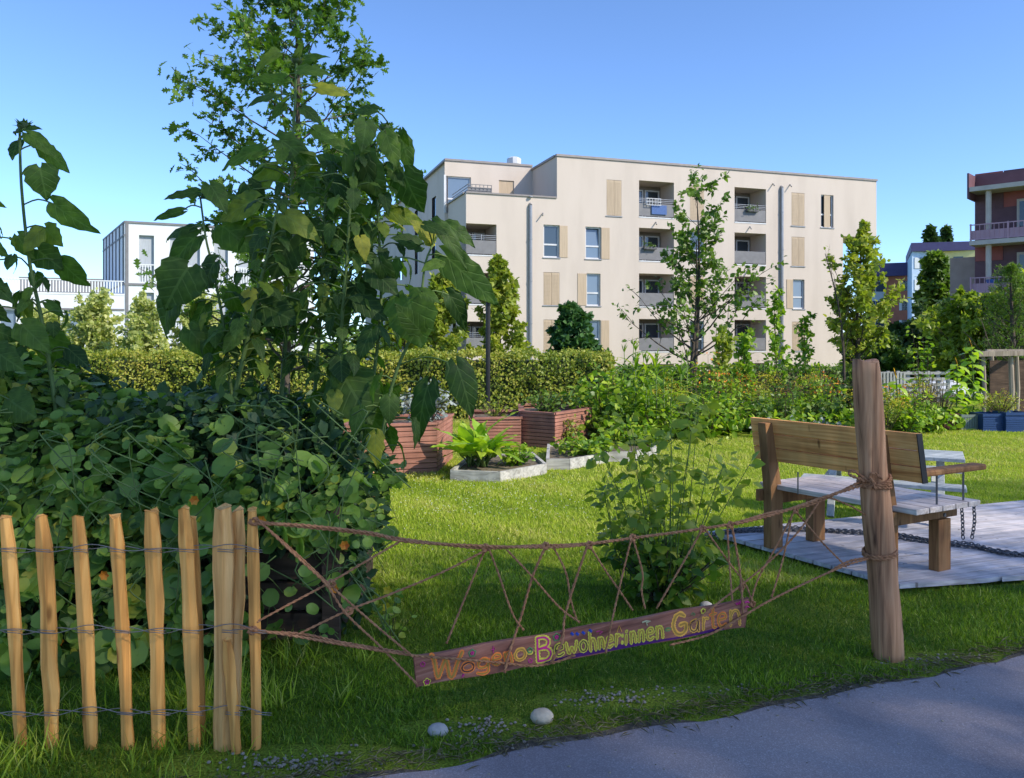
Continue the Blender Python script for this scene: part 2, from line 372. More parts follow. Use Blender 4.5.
# ------------------------------------------------------------------ holed wall
def wall(name, O, e, z0, z1, u0, u1, holes, m, parent, skip=None):
    """wall in the plane through O along e; holes = (u0,u1,z0,z1,depth)"""
    e = Vector((e[0], e[1], 0)).normalized(); nrm_ = Vector((e.y, -e.x, 0)); O = Vector((O[0], O[1], 0))
    P = lambda u, z, d=0: O + e * u + Vector((0, 0, z)) - nrm_ * d
    sk = skip or (u0, u1, z0, z1)
    us = sorted({u0, u1, *sk[:2], *[h[0] for h in holes], *[h[1] for h in holes]}); zs = sorted({z0, z1, *sk[2:], *[h[2] for h in holes], *[h[3] for h in holes]})
    us = [u for u in us if u0 <= u <= u1]; zs = [z for z in zs if z0 <= z <= z1]
    mb = MB()
    for i in range(len(us) - 1):
        for j in range(len(zs) - 1):
            uc = (us[i] + us[i + 1]) / 2; zc = (zs[j] + zs[j + 1]) / 2
            if any(h[0] < uc < h[1] and h[2] < zc < h[3] for h in holes): continue
            if skip and skip[0] < uc < skip[1] and skip[2] < zc < skip[3]: continue
            mb.quad(P(us[i], zs[j]), P(us[i + 1], zs[j]), P(us[i + 1], zs[j + 1]), P(us[i], zs[j + 1]))
    for (a, b, c, d, dep) in holes:
        mb.quad(P(a, c), P(a, c, dep), P(a, d, dep), P(a, d)); mb.quad(P(b, c), P(b, d), P(b, d, dep), P(b, c, dep))
        mb.quad(P(a, d), P(a, d, dep), P(b, d, dep), P(b, d)); mb.quad(P(a, c), P(b, c), P(b, c, dep), P(a, c, dep))
    return mb.build(name, m, parent), P
# ------------------------------------------------------------------ beige apartment house
e = Vector((.948, .318, 0)).normalized(); O = Vector((2.81, 50, 0)); nf = Vector((e.y, -e.x, 0))
def uu(px, off=0.0):
    k = (px - 512) / F; ox = O.x - nf.x * off; oy = O.y - nf.y * off
    return (oy * k - ox) / (e.x - e.y * k)
TOPS = [11.95, 8.88, 5.92, 2.97, 0.02]; BOTS = [9.55, 6.70, 3.72, .80, -2.0]
bh = thing('apartment_house', (2.81, 50, -2), 'large beige rendered apartment house with recessed balconies and a set-back roof terrace, behind the hedge', 'building')
balc = []; wins = []
for (a, b) in ((639, 674), (734.5, 766)):
    for r in range(5): balc.append((uu(a), uu(b), BOTS[r], TOPS[r]))
def wn_(a, b, r, kind, sh=None): wins.append((uu(a), uu(b), BOTS[r] + (.05 if r else 0), TOPS[r] - .1, kind, None if sh is None else (uu(sh[0]), uu(sh[1]))))
wn_(606.6, 621.5, 0, 'closed')
for r, k in ((1, 'w'), (2, 'closed'), (3, 'closed')): wn_(543.5, 559.5, r, k, (559.5, 567.5) if k == 'w' else None)
wn_(585.5, 601, 1, 'tilt', (601.3, 609.5)); wn_(586.6, 600.5, 2, 'half', (577.5, 586.3)); wn_(586, 600.5, 3, 'half', (601, 609)); wn_(611, 624, 4, 'closed')
wn_(690, 704, 0, 'closed'); wn_(690, 704, 1, 'w'); wn_(690, 704, 2, 'closed'); wn_(690, 704, 3, 'w')
wn_(791.5, 804.5, 0, 'closed'); wn_(791.5, 804.5, 1, 'closed'); wn_(793, 804.5, 2, 'half', (786.5, 792.8)); wn_(792, 805, 3, 'closed')
wn_(821, 833.5, 0, 'part')
uL = -5.88; uE = uu(843); uR = uu(876.5)
corner = [(uL, uu(496.5), BOTS[r] - .0, TOPS[r] - .25) for r in (1, 2, 3)]
holes = [(a, b, c, d, 1.9) for a, b, c, d in balc] + [(a, b, c, d, .22) for a, b, c, d, k, s in wins] + [(a, b, c, d, 2.4) for a, b, c, d in corner]
# main facade: left lower part up to parapet, right full height
ZR = 13.1; ZP = 10.45
h1 = [h for h in holes if h[2] < ZP]
lowL = [h for h in holes if h[1] <= 0.01]; hiR = [h for h in holes if h[0] > 0]
front1, P = wall('wall', O, e, -2.2, ZR, uL, uE, holes, M['render'], bh, skip=(uL, 0.0, ZP, ZR))
front3, P = wall('wall', O, e, 9.0, ZR, uE, uR, [], M['render'], bh)
mb = MB()
D = 16.0
mb.quad(P(uR, 9.0), P(uR, 9.0, D), P(uR, ZR, D), P(uR, ZR)); mb.quad(P(uE, -2.2), P(uE, -2.2, D), P(uE, 9, D), P(uE, 9))
mb.quad(P(uE, 9.0), P(uE, 9.0, D), P(uR, 9.0, D), P(uR, 9.0))
mb.quad(P(0, ZP), P(0, ZP, 4.5), P(0, ZR, 4.5), P(0, ZR))                       # side of tall block above terrace
mb.quad(P(uE, -2.2, D), P(uL, -2.2, D), P(uL, ZR, D), P(uE, ZR, D)); mb.quad(P(uR, 9, D), P(uE, 9, D), P(uE, ZR, D), P(uR, ZR, D))
mb.quad(P(uL, 9.4, .3), P(0, 9.4, .3), P(0, 9.4, 4.5), P(uL, 9.4, 4.5))           # terrace floor
mb.build('wall', M['render'], bh)
# penthouse wall set back
pa, pb = uu(446, 4.5), uu(471, 4.5); pc, pd = uu(499, 4.5), uu(514, 4.5)
O2 = O - nf * 4.5
_, P2 = wall('wall', O2, e, 9.4, ZR + .25, -6.1, 0.0, [(pa, pb, 9.9, 12.35, .2), (pc, pd, 9.9, 12.3, .15)], M['render'], bh)
# left side wall (flush), with two windows and corner balcony openings
em = -nf
O3 = P(uL, 0, 0); sideholes = [(.02, 3.2, BOTS[r], TOPS[r] - .25, 2.0) for r in (1, 2, 3)]
sideholes += [(8 + 6 * k, 9.2 + 6 * k, BOTS[r], TOPS[r] - .3, .2) for r in (0, 1, 2, 3) for k in (0, 1, 2)]
def sideP(s, z, d=0): return O3 - nf * s + Vector((0, 0, z)) + e * d
mb = MB()
us_ = sorted({0, 4.5, 42, *[h[0] for h in sideholes], *[h[1] for h in sideholes]}); zs_ = sorted({-2.2, ZP, ZR + .25, *[h[2] for h in sideholes], *[h[3] for h in sideholes]})
for i in range(len(us_) - 1):
    for j in range(len(zs_) - 1):
        uc = (us_[i] + us_[i + 1]) / 2; zc = (zs_[j] + zs_[j + 1]) / 2
        if uc < 4.5 and zc > ZP: continue
        if any(h[0] < uc < h[1] and h[2] < zc < h[3] for h in sideholes): continue
        mb.quad(sideP(us_[i], zs_[j]), sideP(us_[i], zs_[j + 1]), sideP(us_[i + 1], zs_[j + 1]), sideP(us_[i + 1], zs_[j]))
mb.build('wall', M['render'], bh)
for (a, b, c, d, dep) in sideholes:
    if dep < 1:
        w = MB(); w.quad(sideP(a, c, .12), sideP(a, d, .12), sideP(b, d, .12), sideP(b, c, .12)); w.build('window', M['glass'], bh)
# roofs and copings
rf = MB()
def cope(mb, p, q, w=.35, h=.14): mb.beam(Vector(p), Vector(q), w, h)
rf.quad(P(0, ZR - .3, .02), P(uR, ZR - .3, .02), P(uR, ZR - .3, D), P(0, ZR - .3, D))
rf.quad(P(uL, ZR - .1, 4.6), P(0, ZR - .1, 4.6), P(0, ZR - .1, 42), P(uL, ZR - .1, 42))
cope(rf, P(-.05, ZR + .06, .1), P(uR + .05, ZR + .06, .1)); cope(rf, P(.08, ZR + .06, .3), P(.08, ZR + .06, 4.5)); cope(rf, P(uR - .08, ZR + .06, .3), P(uR - .08, ZR + .06, D))
cope(rf, P(-6.1, ZR + .31, 4.6), P(0, ZR + .31, 4.6)); cope(rf, P(uL - .05, ZR + .31, 4.6), P(uL - .05, ZR + .31, 42))
cope(rf, P(uL, ZP + .05, .1), P(-.02, ZP + .05, .1), .35, .1); cope(rf, P(uL + .05, ZP + .05, .3), P(uL + .05, ZP + .05, 4.4), .35, .1)
roof = rf.build('roof', M['coping'], bh)
for (u, d, s, hh) in ((uu(514, 6) , 6, .5, 1.1),):
    v = MB(); c = P(u, ZR + .2, d); v.tube([c, c + Vector((0, 0, .4))], .3, 10); v.tube([c + Vector((0, 0, .4)), c + Vector((0, 0, .45)), c + Vector((0, 0, .85)), c + Vector((0, 0, .95))], [.3, .5, .5, .3], 10); v.build('roof_vent', M['frame'], roof)
v = MB(); c = P(.8, ZR + .1, 4); v.tube([c, c + Vector((0, 0, .45))], .12, 8); v.build('roof_vent', M['grey'], roof)
# windows
def shutter_panel(ua, ub, za, zb, d=-.05, parent=bh):
    s = MB(); s.obox(P(ua, za, d), e * (ub - ua), -nf * .05, Vector((0, 0, zb - za)))
    n = 1 if (ub - ua) < .7 else 2
    return s.build('shutter', M['shutter'], parent)
def framed(PP, a, b, c, d, dep, kind, parent):
    f = MB(); t = .09
    def bar(u0, u1, z0, z1, d0=dep, dd=.07):
        o_ = PP(u0, z0, d0); f.obox(o_, PP(u1, z0, d0) - o_, PP(u0, z0, d0 - dd) - o_, Vector((0, 0, z1 - z0)))
    bar(a, b, c, c + t); bar(a, b, d - t, d); bar(a, a + t, c + t, d - t); bar(b - t, b, c + t, d - t)
    zm = c + (d - c) * .40; bar(a + t, b - t, zm - .05, zm + .05)
    w = f.build('window', M['frame'], parent)
    g = MB(); g.quad(PP(a + t, c + t, dep - .02), PP(b - t, c + t, dep - .02), PP(b - t, zm - .05, dep - .02), PP(a + t, zm - .05, dep - .02))
    tl = .12 if kind == 'tilt' else 0
    g.quad(PP(a + t, zm + .05, dep - .02), PP(b - t, zm + .05, dep - .02), PP(b - t, d - t, dep - .02 + tl), PP(a + t, d - t, dep - .02 + tl))
    g.build('pane', M['glassblue'] if kind in ('tilt', 'half') else M['glass'], w)
    return w
for (a, b, c, d, kind, sh) in wins:
    if kind == 'closed':
        m_ = (a + b) / 2; s = MB()
        for q in (0, 1):
            ua = a + .01 if q == 0 else m_ + .01; ub = m_ - .01 if q == 0 else b - .01
            s.obox(P(ua, c + .02, .05), e * (ub - ua), nf * .05, Vector((0, 0, d - c - .04)))
            for k in range(22): z = c + .1 + k * (d - c - .2) / 22; s.obox(P(ua + .06, z, -.0), e * (ub - ua - .12), nf * .012, Vector((0, 0, .045)))
        s.build('shutter', M['shutter'], bh)
    elif kind == 'part':
        w = framed(P, a, b, c, d, .2, 'w', bh); shutter_panel(a + (b - a) * .28, a + (b - a) * .75, c + .02, d - .02, .03)
    else:
        framed(P, a, b, c, d, .2, kind, bh)
        if sh: shutter_panel(sh[0], sh[1], c + .02, d - .02, -.03)
    sl = MB(); sl.obox(P(a - .06, c - .06, 0), e * (b - a + .12), nf * .06, Vector((0, 0, .05))); sl.build('window_sill', M['pipe'], bh)
framed(P2, pa, pb, 9.9, 12.35, .18, 'half', bh)
s = MB(); s.obox(P2(pc, 9.9, .12), e * (pd - pc), nf * .05, Vector((0, 0, 2.4))); s.build('shutter', M['shutter'], bh)
s = MB(); s.obox(P2(pa - .15, 9.9, -.02), e * .12, nf * .05, Vector((0, 0, 2.5))); s.build('shutter', M['frame'], bh)
# balconies
def balcony(a, b, c, d, dep, lit, bars=True, top=None, side=None):
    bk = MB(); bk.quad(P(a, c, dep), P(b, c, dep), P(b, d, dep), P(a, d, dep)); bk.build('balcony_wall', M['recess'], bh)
    wd = (b - a); framed(P, a + wd * .08, a + wd * .48, c + .05, d - .25, dep - .05, 'w', bh); framed(P, a + wd * .52, a + wd * .95, c + .05, d - .25, dep - .05, 'w', bh)
    r = MB(); r.obox(P(a, c - .02, .12), e * wd, nf * .14, Vector((0, 0, .08)))
    k = MB(); k.obox(P(a + .02, c + .12, .06), e * (wd - .04), nf * .03, Vector((0, 0, .82)))
    if side is not None:
        k.obox(P(a, c + .12, .06), -nf * side, e * .03, Vector((0, 0, .82))); r.obox(P(a, c - .02, .15), -nf * side, e * .12, Vector((0, 0, .08)))
    if bars:
        rl = MB()
        for q in range(3): rl.obox(P(a + .02, c + 1.02 + q * .11, .06), e * (wd - .04), nf * .025, Vector((0, 0, .025)))
        rl.obox(P(a + wd * .5, c + .9, .06), e * .03, nf * .03, Vector((0, 0, .4)))
    p = k.build('balcony_panel', M['grey'], bh); r.build('balcony_slab', M['frame'], bh)
    if bars: rl.build('railing', M['pipe'], p)
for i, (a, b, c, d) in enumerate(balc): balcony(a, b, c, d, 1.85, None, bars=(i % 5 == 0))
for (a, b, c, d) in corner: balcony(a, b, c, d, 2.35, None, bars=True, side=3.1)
# terrace railing
r = MB()
ra, rb = uL + .2, uu(493)
for z in (ZP + .25, ZP + .42, ZP + .6): r.beam(P(ra, z, .3), P(rb, z, .3), .03, .04); r.beam(P(ra, z, .3), P(ra, z, 4.2), .03, .04)
for k in range(7): u = ra + (rb - ra) * k / 6; r.beam(P(u, ZP + .08, .3), P(u, ZP + .62, .3), .04, .04, (1, 0, 0))
r.obox(P(ra, ZP + .1, .33), e * (rb - ra), nf * .01, Vector((0, 0, .3))); r.build('railing', M['grey'], bh)
# rain pipes
for px, z1 in ((530, 9.9), (781, 12.1)):
    u = uu(px); r = MB(); r.tube([P(u, -2.2, -.12), P(u, z1, -.12)], .105, 10); r.tube([P(u, z1, -.12), P(u, z1 + .12, .0)], [.105, .08], 10)
    for k in range(5): r.tube([P(u, k * 2.6, -.12), P(u, k * 2.6 + .06, -.12)], .13, 10)
    r.build('rain_pipe', M['pipe'], bh, smooth=False)
# small spouts in the render
for px, py in ((543, 213), (773, 183.5), (790, 184.5), (656, 222), (750, 226.5), (749, 268)):
    u = uu(px); Y = P(u, 0).y; z = H + (HY - py) / F * Y; r = MB(); r.tube([P(u, z, 0), P(u - .15, z - .22, -.35)], .04, 6); r.build('overflow_spout', M['pipe'], bh)
# low rear wing seen right of the cantilever
wg = thing('annex_wing', (P(uE, 0, 9).x, P(uE, 0, 9).y, -2), 'low pale annex with grey balcony tops behind the yellowing tree, right of the beige block', 'building')
mb = MB(); mb.obox(P(uE + .05, -2.2, 10), e * 4.2, -nf * 8, Vector((0, 0, 7.6))); mb.obox(P(uE + .05, -2.2, 6), e * 3.2, -nf * 3.8, Vector((0, 0, 3.2))); mb.build('wall', M['render'], wg)
mb = MB(); mb.obox(P(uE + .05, 5.5, 10), e * 4.2, -nf * .08, Vector((0, 0, 1.2))); mb.build('balcony_panel', M['grey'], wg)
mb = MB(); mb.obox(P(uE + .6, .9, 5.9), e * 2, -nf * .08, Vector((0, 0, -1.6))); mb.build('window', M['glass'], wg)
mb = MB(); mb.obox(P(uE, .98, 5.8), e * 3.4, -nf * 4.2, Vector((0, 0, .18))); mb.build('roof', M['frame'], wg)

a0, b0, c0, d0 = balc[0]
rk = thing('drying_rack', tuple(P(a0 + .5, c0 + .95, -.1)), 'small white drying rack hooked over the railing of the top left recessed balcony', 'drying rack')
mb = MB()
for k in range(6): mb.beam(P(a0 + .5 + k * .2, c0 + .82, -.14), P(a0 + .5 + k * .2, c0 + 1.25, -.14), .03, .03, (1, 0, 0))
for z in (.82, 1.03, 1.25): mb.beam(P(a0 + .46, c0 + z, -.14), P(a0 + 1.54, c0 + z, -.14), .03, .03)
mb.build('frame', M['frame'], rk)
M['cloth'] = mat('blue_cloth', (.08, .14, .32), .9, 12)
mb = MB(); mb.obox(P(a0 + .9, c0 + .25, -.05), e * 1.1, -nf * .03, Vector((0, 0, .6))); t_ = mb.build('blue_towel', M['cloth']); tag(t_, 'blue towel hanging over the panel of the top left recessed balcony', 'towel')
for i_, (bi, off_) in enumerate(((1, .3), (5, .9), (7, .4))):
    a1, b1, c1, d1 = balc[bi]; bx = MB(); bx.obox(P(a1 + off_, c1 + .78, -.02), e * .9, nf * .18, Vector((0, 0, .18))); tb_ = thing('window_box', tuple(P(a1 + off_, c1 + .78, 0)), 'small plant box hung on the balcony panel, %s' % ('second row of the left column', 'top row of the right column', 'third row of the right column')[i_], 'plant box'); bx.build('box', M['greydark'], tb_)
    n = 90; q = P(a1 + off_ + .45, c1 + 1.02, -.1); pp = np.array(tuple(q)) + rng.normal(0, .12, (n, 3)) + np.outer(rng.uniform(-.4, .4, n), np.array(tuple(e))); leaves('foliage', pp, rdir(n, .3), rdir(n, 1), .13, TD, BOXLEAF, tb_)
# ------------------------------------------------------------------ white building on the left
wb = thing('white_apartment_block', (-21.8, 45, -2), 'white apartment block with slatted railings and a lower terrace wing, behind the sunflowers', 'building')
ew = Vector((.914, .406, 0)).normalized(); OW = Vector((-21.8, 45, 0)); nw = Vector((ew.y, -ew.x, 0))
def uw(px):
    k = (px - 512) / F; return (OW.y * k - OW.x) / (ew.x - ew.y * k)
ZW = 8.25; win = []
for (a, b) in ((139, 154), (170, 200), (214, 228), (238, 262)):
    win.append((uw(a), uw(b), 4.9, 7.55, .25)); win.append((uw(a), uw(b), 1.7, 4.3, .25)); win.append((uw(a), uw(b), -1.5, 1.1, .25))
_, PW = wall('wall', OW, ew, -2.2, ZW, 0, 10.5, win, M['white'], wb)
wl = [(uw(64), uw(82), .6, 3.2, .25), (uw(30), uw(52), .6, 3.2, .25), (uw(92), uw(104), .6, 3.2, .25), (uw(0), uw(16), .6, 3.2, .25)]
_, _ = wall('wall', OW, ew, -2.2, 4.1, -16, -.001, wl, M['white'], wb)
mb = MB(); el = Vector((-.55, .835, 0))
mb.quad(PW(0, 3.9), PW(0, ZW), PW(0, ZW) + el * 9.8, PW(0, 3.9) + el * 9.8); mb.quad(PW(10.5, -2.2), PW(10.5, -2.2) + el * 9.8, PW(10.5, ZW) + el * 9.8, PW(10.5, ZW))
mb.quad(PW(0, ZW - .02), PW(10.5, ZW - .02), PW(10.5, ZW - .02) + el * 9.8, PW(0, ZW - .02) + el * 9.8)
mb.quad(PW(-16, 3.9, .1), PW(0, 3.9, .1), PW(0, 3.9, .1) + el * 9.8, PW(-16, 3.9, .1) + el * 9.8)
mb.build('wall', M['white'], wb)
mb = MB(); mb.obox(PW(-7, 3.95, 14), ew * 7.5, -nw * .3, Vector((0, 0, 2.0))); mb.build('wall', M['grey'], wb)
tr = MB()
for z in (ZW, 4.75, 1.35): tr.obox(PW(0, z - .06, -.0), ew * 10.5, nw * .06, Vector((0, 0, .12)))
for z in (ZW, ZW - .75, 4.75): tr.beam(PW(0, z, -.03), PW(0, z, -.03) + el * 9.8, .06, .1)
for k in range(7): q = PW(0, 0, 0) + el * (.3 + k * 1.5); tr.beam(q + Vector((-.02, -.02, 4.8)), q + Vector((-.02, -.02, ZW)), .07, .05, (1, 0, 0))
tr.obox(PW(.05, -2.2, 0), ew * .16, nw * .05, Vector((0, 0, ZW + 2.2))); tr.obox(PW(-16, 3.25, 0), ew * 16, nw * .05, Vector((0, 0, .1)))
tr.build('trim', M['grey'], wb)
for (a, b, c, d, dep) in win + wl:
    w = MB(); w.quad(PW(a, c, .2), PW(b, c, .2), PW(b, d, .2), PW(a, d, .2)); w_ = w.build('window', M['curtain'] if c > 1 else M['glassblue'], wb)
    q = MB()
    for k in range(int((b - a) / .14)): q.obox(PW(a + .02 + k * .14, c, .05), ew * .06, nw * .03, Vector((0, 0, .95)))
    q.obox(PW(a, c + .95, .05), ew * (b - a), nw * .04, Vector((0, 0, .06))); q.build('railing', M['white'], w_)
q = MB()
for k in range(110): q.obox(PW(-16 + k * .145, 4.25, 0.1), ew * .07, nw * .03, Vector((0, 0, .62)))
q.obox(PW(-16, 4.87, .1), ew * 16, nw * .05, Vector((0, 0, .06))); q.obox(PW(-16, 4.1, -.02), ew * 16, -nw * .3, Vector((0, 0, .1)))
q.build('railing', M['white'], wb)

# ------------------------------------------------------------------ red and purple block on the right
M['purple'] = mat('purple_cladding', (.13, .065, .08), .6, 2); M['red'] = mat('red_cladding', (.30, .085, .075), .6, 2)
M['concrete'] = mat('pale_concrete', (.50, .44, .40), .9, 2); M['taupe'] = mat('taupe_render', (.36, .27, .23), .9, 2); M['pinkglass'] = mat('pink_railing_panel', (.46, .27, .33), .3, 2)
rb_ = thing('clad_apartment_block', (26.7, 47, -2), 'apartment block clad in red and purple panels with concrete balconies, cut by the right edge', 'building')
er = Vector((.72, -.69, 0)).normalized(); OR = Vector((26.75, 47, 0)); nr = Vector((er.y, -er.x, 0))
PR = lambda u, z, d=0: OR + er * u + Vector((0, 0, z)) - nr * d
mb = MB(); mb.obox(PR(0, -3.2, 1.6), er * 14, -nr * 10, Vector((0, 0, 14.6))); mb.build('wall', M['purple'], rb_)
pn = MB(); rd = MB()
for lv, z in enumerate((10.6, 9.4, 6.3, 3.2)):
    for k in range(9):
        (rd if (k * 3 + lv * 2) % 4 in (0, 1) else pn).obox(PR(k * 1.5 + .02, z + .02, 1.6 - .03), er * 1.46, -nr * .05, Vector((0, 0, .95)))
pn.build('cladding', M['purple'], rb_); rd.build('cladding', M['red'], rb_)
mb = MB(); mb.obox(PR(-.02, 9.9, 0), er * .1, -nr * 1.6, Vector((0, 0, 1.5))); mb.obox(PR(0, 10.75, 1.4), er * 14, -nr * .2, Vector((0, 0, .7))); mb.build('fascia', M['purple'], rb_)
for z in (10.3, 7.15, 4.05, .95):
    mb = MB(); mb.obox(PR(.1, z, 0), er * 14, -nr * 1.62, Vector((0, 0, .26))); mb.build('balcony_slab', M['concrete'], rb_)
    if z < 10:
        q = MB()
        for zz in (.3, 1.15): q.obox(PR(.1, z + zz, .05), er * 14, -nr * .04, Vector((0, 0, .06)))
        for k in range(57): q.obox(PR(.12 + k * .245, z + .3, .06), er * .03, -nr * .02, Vector((0, 0, .85)))
        for k in range(8): q.obox(PR(.12 + k * 1.9, z + .26, .03), er * .08, -nr * .06, Vector((0, 0, .98)))
        q.obox(PR(.12, z + .3, .11), er * 13.9, -nr * .01, Vector((0, 0, .55)))
        q.build('railing', M['pinkglass'], rb_)
for k in (1.3, 4.6, 7.9):
    mb = MB(); mb.tube([PR(k * .62 + .2, -2.2, .4), PR(k * .62 + .2, 10.4, .4)], .15, 10); mb.build('column', M['concrete'], rb_)
for z in (7.45, 4.35, 1.2, -1.9):
    for u in (2.2, 6.4, 10):
        w = MB(); w.obox(PR(u, z, 1.5), er * 2.2, -nr * .05, Vector((0, 0, 2.35))); f = w.build('window', M['concrete'], rb_)
        g = MB(); g.obox(PR(u + .15, z + .1, 1.45), er * .9, -nr * .04, Vector((0, 0, 2.1))); g.build('pane', M['glass'], f)
M['bluepot'] = mat('blue_tub', (.04, .10, .35), .5, 3)
tub = MB(); c = PR(1.2, 4.32, .5); tub.tube([c, c + Vector((0, 0, .8))], [.3, .38], 12); tub_ = tub.build('blue_tub', M['bluepot']); tag(tub_, 'blue plastic tub on the lower balcony of the clad block', 'tub')
mb = MB(); mb.obox(PR(-1.6, -3.2, 2.5), er * 1.6, -nr * 9, Vector((0, 0, 9.9)))
for z in (1.7, 4.6): mb.obox(PR(-1.64, z, 2.46), er * 1.6, -nr * 9, Vector((0, 0, .1)))
mb.build('wall', M['taupe'], rb_)
NL = Vector((21.63, 38.07, -1.316)); tub_.location = NL + (tub_.location - rb_.location) * .81; tub_.scale = (.81,) * 3; rb_.location = NL; rb_.scale = (.81,) * 3
# ------------------------------------------------------------------ far blocks
M['navy'] = mat('navy_fascia', (.06, .055, .15), .6, 2); M['pale_blue'] = mat('pale_blue_render', (.45, .58, .78), .9, 1); M['pale_yel'] = mat('pale_yellow_render', (.72, .62, .30), .9, 1)
M['brick'] = mat('red_brick_render', (.42, .16, .11), .9, 1)
def farblock(name, label, px0, pm, px1, pytop, Y, Y2, fascia, ml, mr, nst, winpat):
    t = thing(name, (at(px0, HY, Y).x, Y, -2), label, 'building'); a = at(px0, pytop, Y); ztop = a.z
    b = at(pm, pytop, Y * 1.0); c = at(px1, pytop, Y2); A = Vector((a.x, Y, 0)); B = Vector((b.x, Y, 0)); C_ = Vector((c.x, Y2, 0))
    mb = MB(); mb.prism([(A.x, A.y), (B.x, B.y), (B.x + 8, B.y + 18), (A.x + 8, A.y + 18)], -2.2, ztop - fascia); mb.build('wall', ml, t)
    mb = MB(); mb.prism([(B.x + .01, B.y), (C_.x, C_.y), (C_.x + 8, C_.y + 18), (B.x + 8.01, B.y + 18)], -2.2, ztop - fascia); mb.build('wall', mr, t)
    mb = MB(); mb.prism([(A.x - .2, A.y - .15), (C_.x + .2, C_.y - .15), (C_.x + 8, C_.y + 18), (A.x + 8, A.y + 18)], ztop - fascia, ztop); mb.build('roof', M['navy'], t)
    d1 = (B - A); d2 = (C_ - B)
    for (face, O_, d_) in ((0, A, d1), (1, B, d2)):
        Lh = d_.length; u_ = d_.normalized(); n_ = Vector((u_.y, -u_.x, 0))
        for r in range(nst):
            for (f0, f1, kind) in winpat[face]:
                z = ztop - fascia - 2.3 - r * 3.0; o = O_ + u_ * (Lh * f0) + Vector((0, 0, z)) + n_ * .08
                w = MB(); w.obox(o, u_ * (Lh * (f1 - f0)), -n_ * .1, Vector((0, 0, 1.5)))
                wo = w.build('window' if kind != 'panel' else 'balcony_panel', M['glass'] if kind == 'g' else M['white'], t)
    return t
farblock('blue_apartment_block', 'distant pale blue and yellow apartment block with a navy roof band', 912, 936, 975, 243, 110, 108, 1.2, M['pale_blue'], M['pale_yel'], 6,
         ([(.1, .3, 'panel'), (.3, .6, 'g'), (.6, .8, 'panel')], [(.45, .7, 'g')]))
farblock('brick_apartment_block', 'distant red and white apartment block with a navy roof band', 866, 886, 913, 264, 125, 122, 2.0, M['white'], M['brick'], 6,
         ([(.1, .45, 'g'), (.5, .95, 'g')], [(.5, .95, 'panel'), (.6, .8, 'g')]))
# ------------------------------------------------------------------ wood materials
def wood(name, c0, c1, c2, grain=(28, 28, 1.6), rot=(0, 0, 0), rough=.75, bump=.35, knots=True):
    m, nt, out = newmat(name); L = nt.links; v = coords(nt, grain, rot)
    n = N(nt, 'ShaderNodeTexNoise'); n.inputs['Scale'].default_value = 1.0; n.inputs['Detail'].default_value = 7; n.inputs['Distortion'].default_value = 1.2; L.new(v, n.inputs['Vector'])
    v2 = coords(nt, (3, 3, 1.1), rot); n2 = N(nt, 'ShaderNodeTexNoise'); n2.inputs['Scale'].default_value = 2.0; L.new(v2, n2.inputs['Vector'])
    r = ramp(nt, [(.28, c0), (.5, c1), (.72, c2)]); L.new(n.outputs[0], r.inputs[0])
    r2 = ramp(nt, [(.3, (.72, .72, .72)), (.7, (1.15, 1.12, 1.1))]); L.new(n2.outputs[0], r2.inputs[0])
    mx = N(nt, 'ShaderNodeMixRGB', blend_type='MULTIPLY'); mx.inputs[0].default_value = 1; L.new(r.outputs[0], mx.inputs[1]); L.new(r2.outputs[0], mx.inputs[2]); c = mx.outputs[0]
    if knots:
        v3 = coords(nt, (9, 9, 2.6), rot); vo = N(nt, 'ShaderNodeTexVoronoi'); vo.inputs['Scale'].default_value = 1.0; L.new(v3, vo.inputs['Vector'])
        rk = ramp(nt, [(.06, (.25, .2, .16)), (.13, (1, 1, 1))]); L.new(vo.outputs['Distance'], rk.inputs[0])
        m2 = N(nt, 'ShaderNodeMixRGB', blend_type='MULTIPLY'); m2.inputs[0].default_value = .8; L.new(c, m2.inputs[1]); L.new(rk.outputs[0], m2.inputs[2]); c = m2.outputs[0]
    p = N(nt, 'ShaderNodeBsdfPrincipled'); p.inputs['Roughness'].default_value = rough; p.inputs['Specular IOR Level'].default_value = .25; L.new(c, p.inputs['Base Color'])
    b = N(nt, 'ShaderNodeBump'); b.inputs['Strength'].default_value = bump; b.inputs['Distance'].default_value = .006; L.new(n.outputs[0], b.inputs['Height']); L.new(b.outputs[0], p.inputs['Normal'])
    L.new(p.outputs[0], out.inputs[0]); return m
M['pale'] = wood('chestnut_pale_wood', (.50, .20, .045), (.80, .38, .095), (.92, .52, .16))
M['post'] = wood('fence_post_wood', (.52, .24, .07), (.78, .42, .14), (.92, .56, .23))
M['log'] = wood('weathered_log', (.14, .06, .03), (.48, .235, .115), (.66, .36, .19), (26, 26, 1.1), bump=.9)
LB = Vector((.56, -.83, 0)).normalized(); DB = Vector((.882, .471, 0)).normalized()
angB = math.atan2(LB.y, LB.x)
M['bench'] = wood('bench_board_wood', (.55, .21, .06), (.88, .41, .13), (.98, .56, .21), (1.4, 30, 30), (0, 0, -angB), bump=.25)
M['benchseat'] = wood('bench_seat_skylit_wood', (.42, .34, .29), (.62, .53, .47), (.76, .68, .62), (1.4, 30, 30), (0, 0, -angB), rough=.5, bump=.25)  # paler and greyer than the back boards: sky light put into the colour
M['bleg'] = wood('bench_leg_wood', (.17, .075, .028), (.27, .13, .05), (.36, .19, .08), (24, 24, 1.6), bump=.3)
M['deck'] = wood('deck_board_wood', (.32, .30, .31), (.52, .49, .51), (.66, .63, .65), (1.2, 26, 26), (0, 0, -math.atan2(1.25, 3.35)), rough=.55, bump=.35)
M['wire'] = mat('galvanised_wire', (.26, .24, .22), .45, 20, metal=.6)
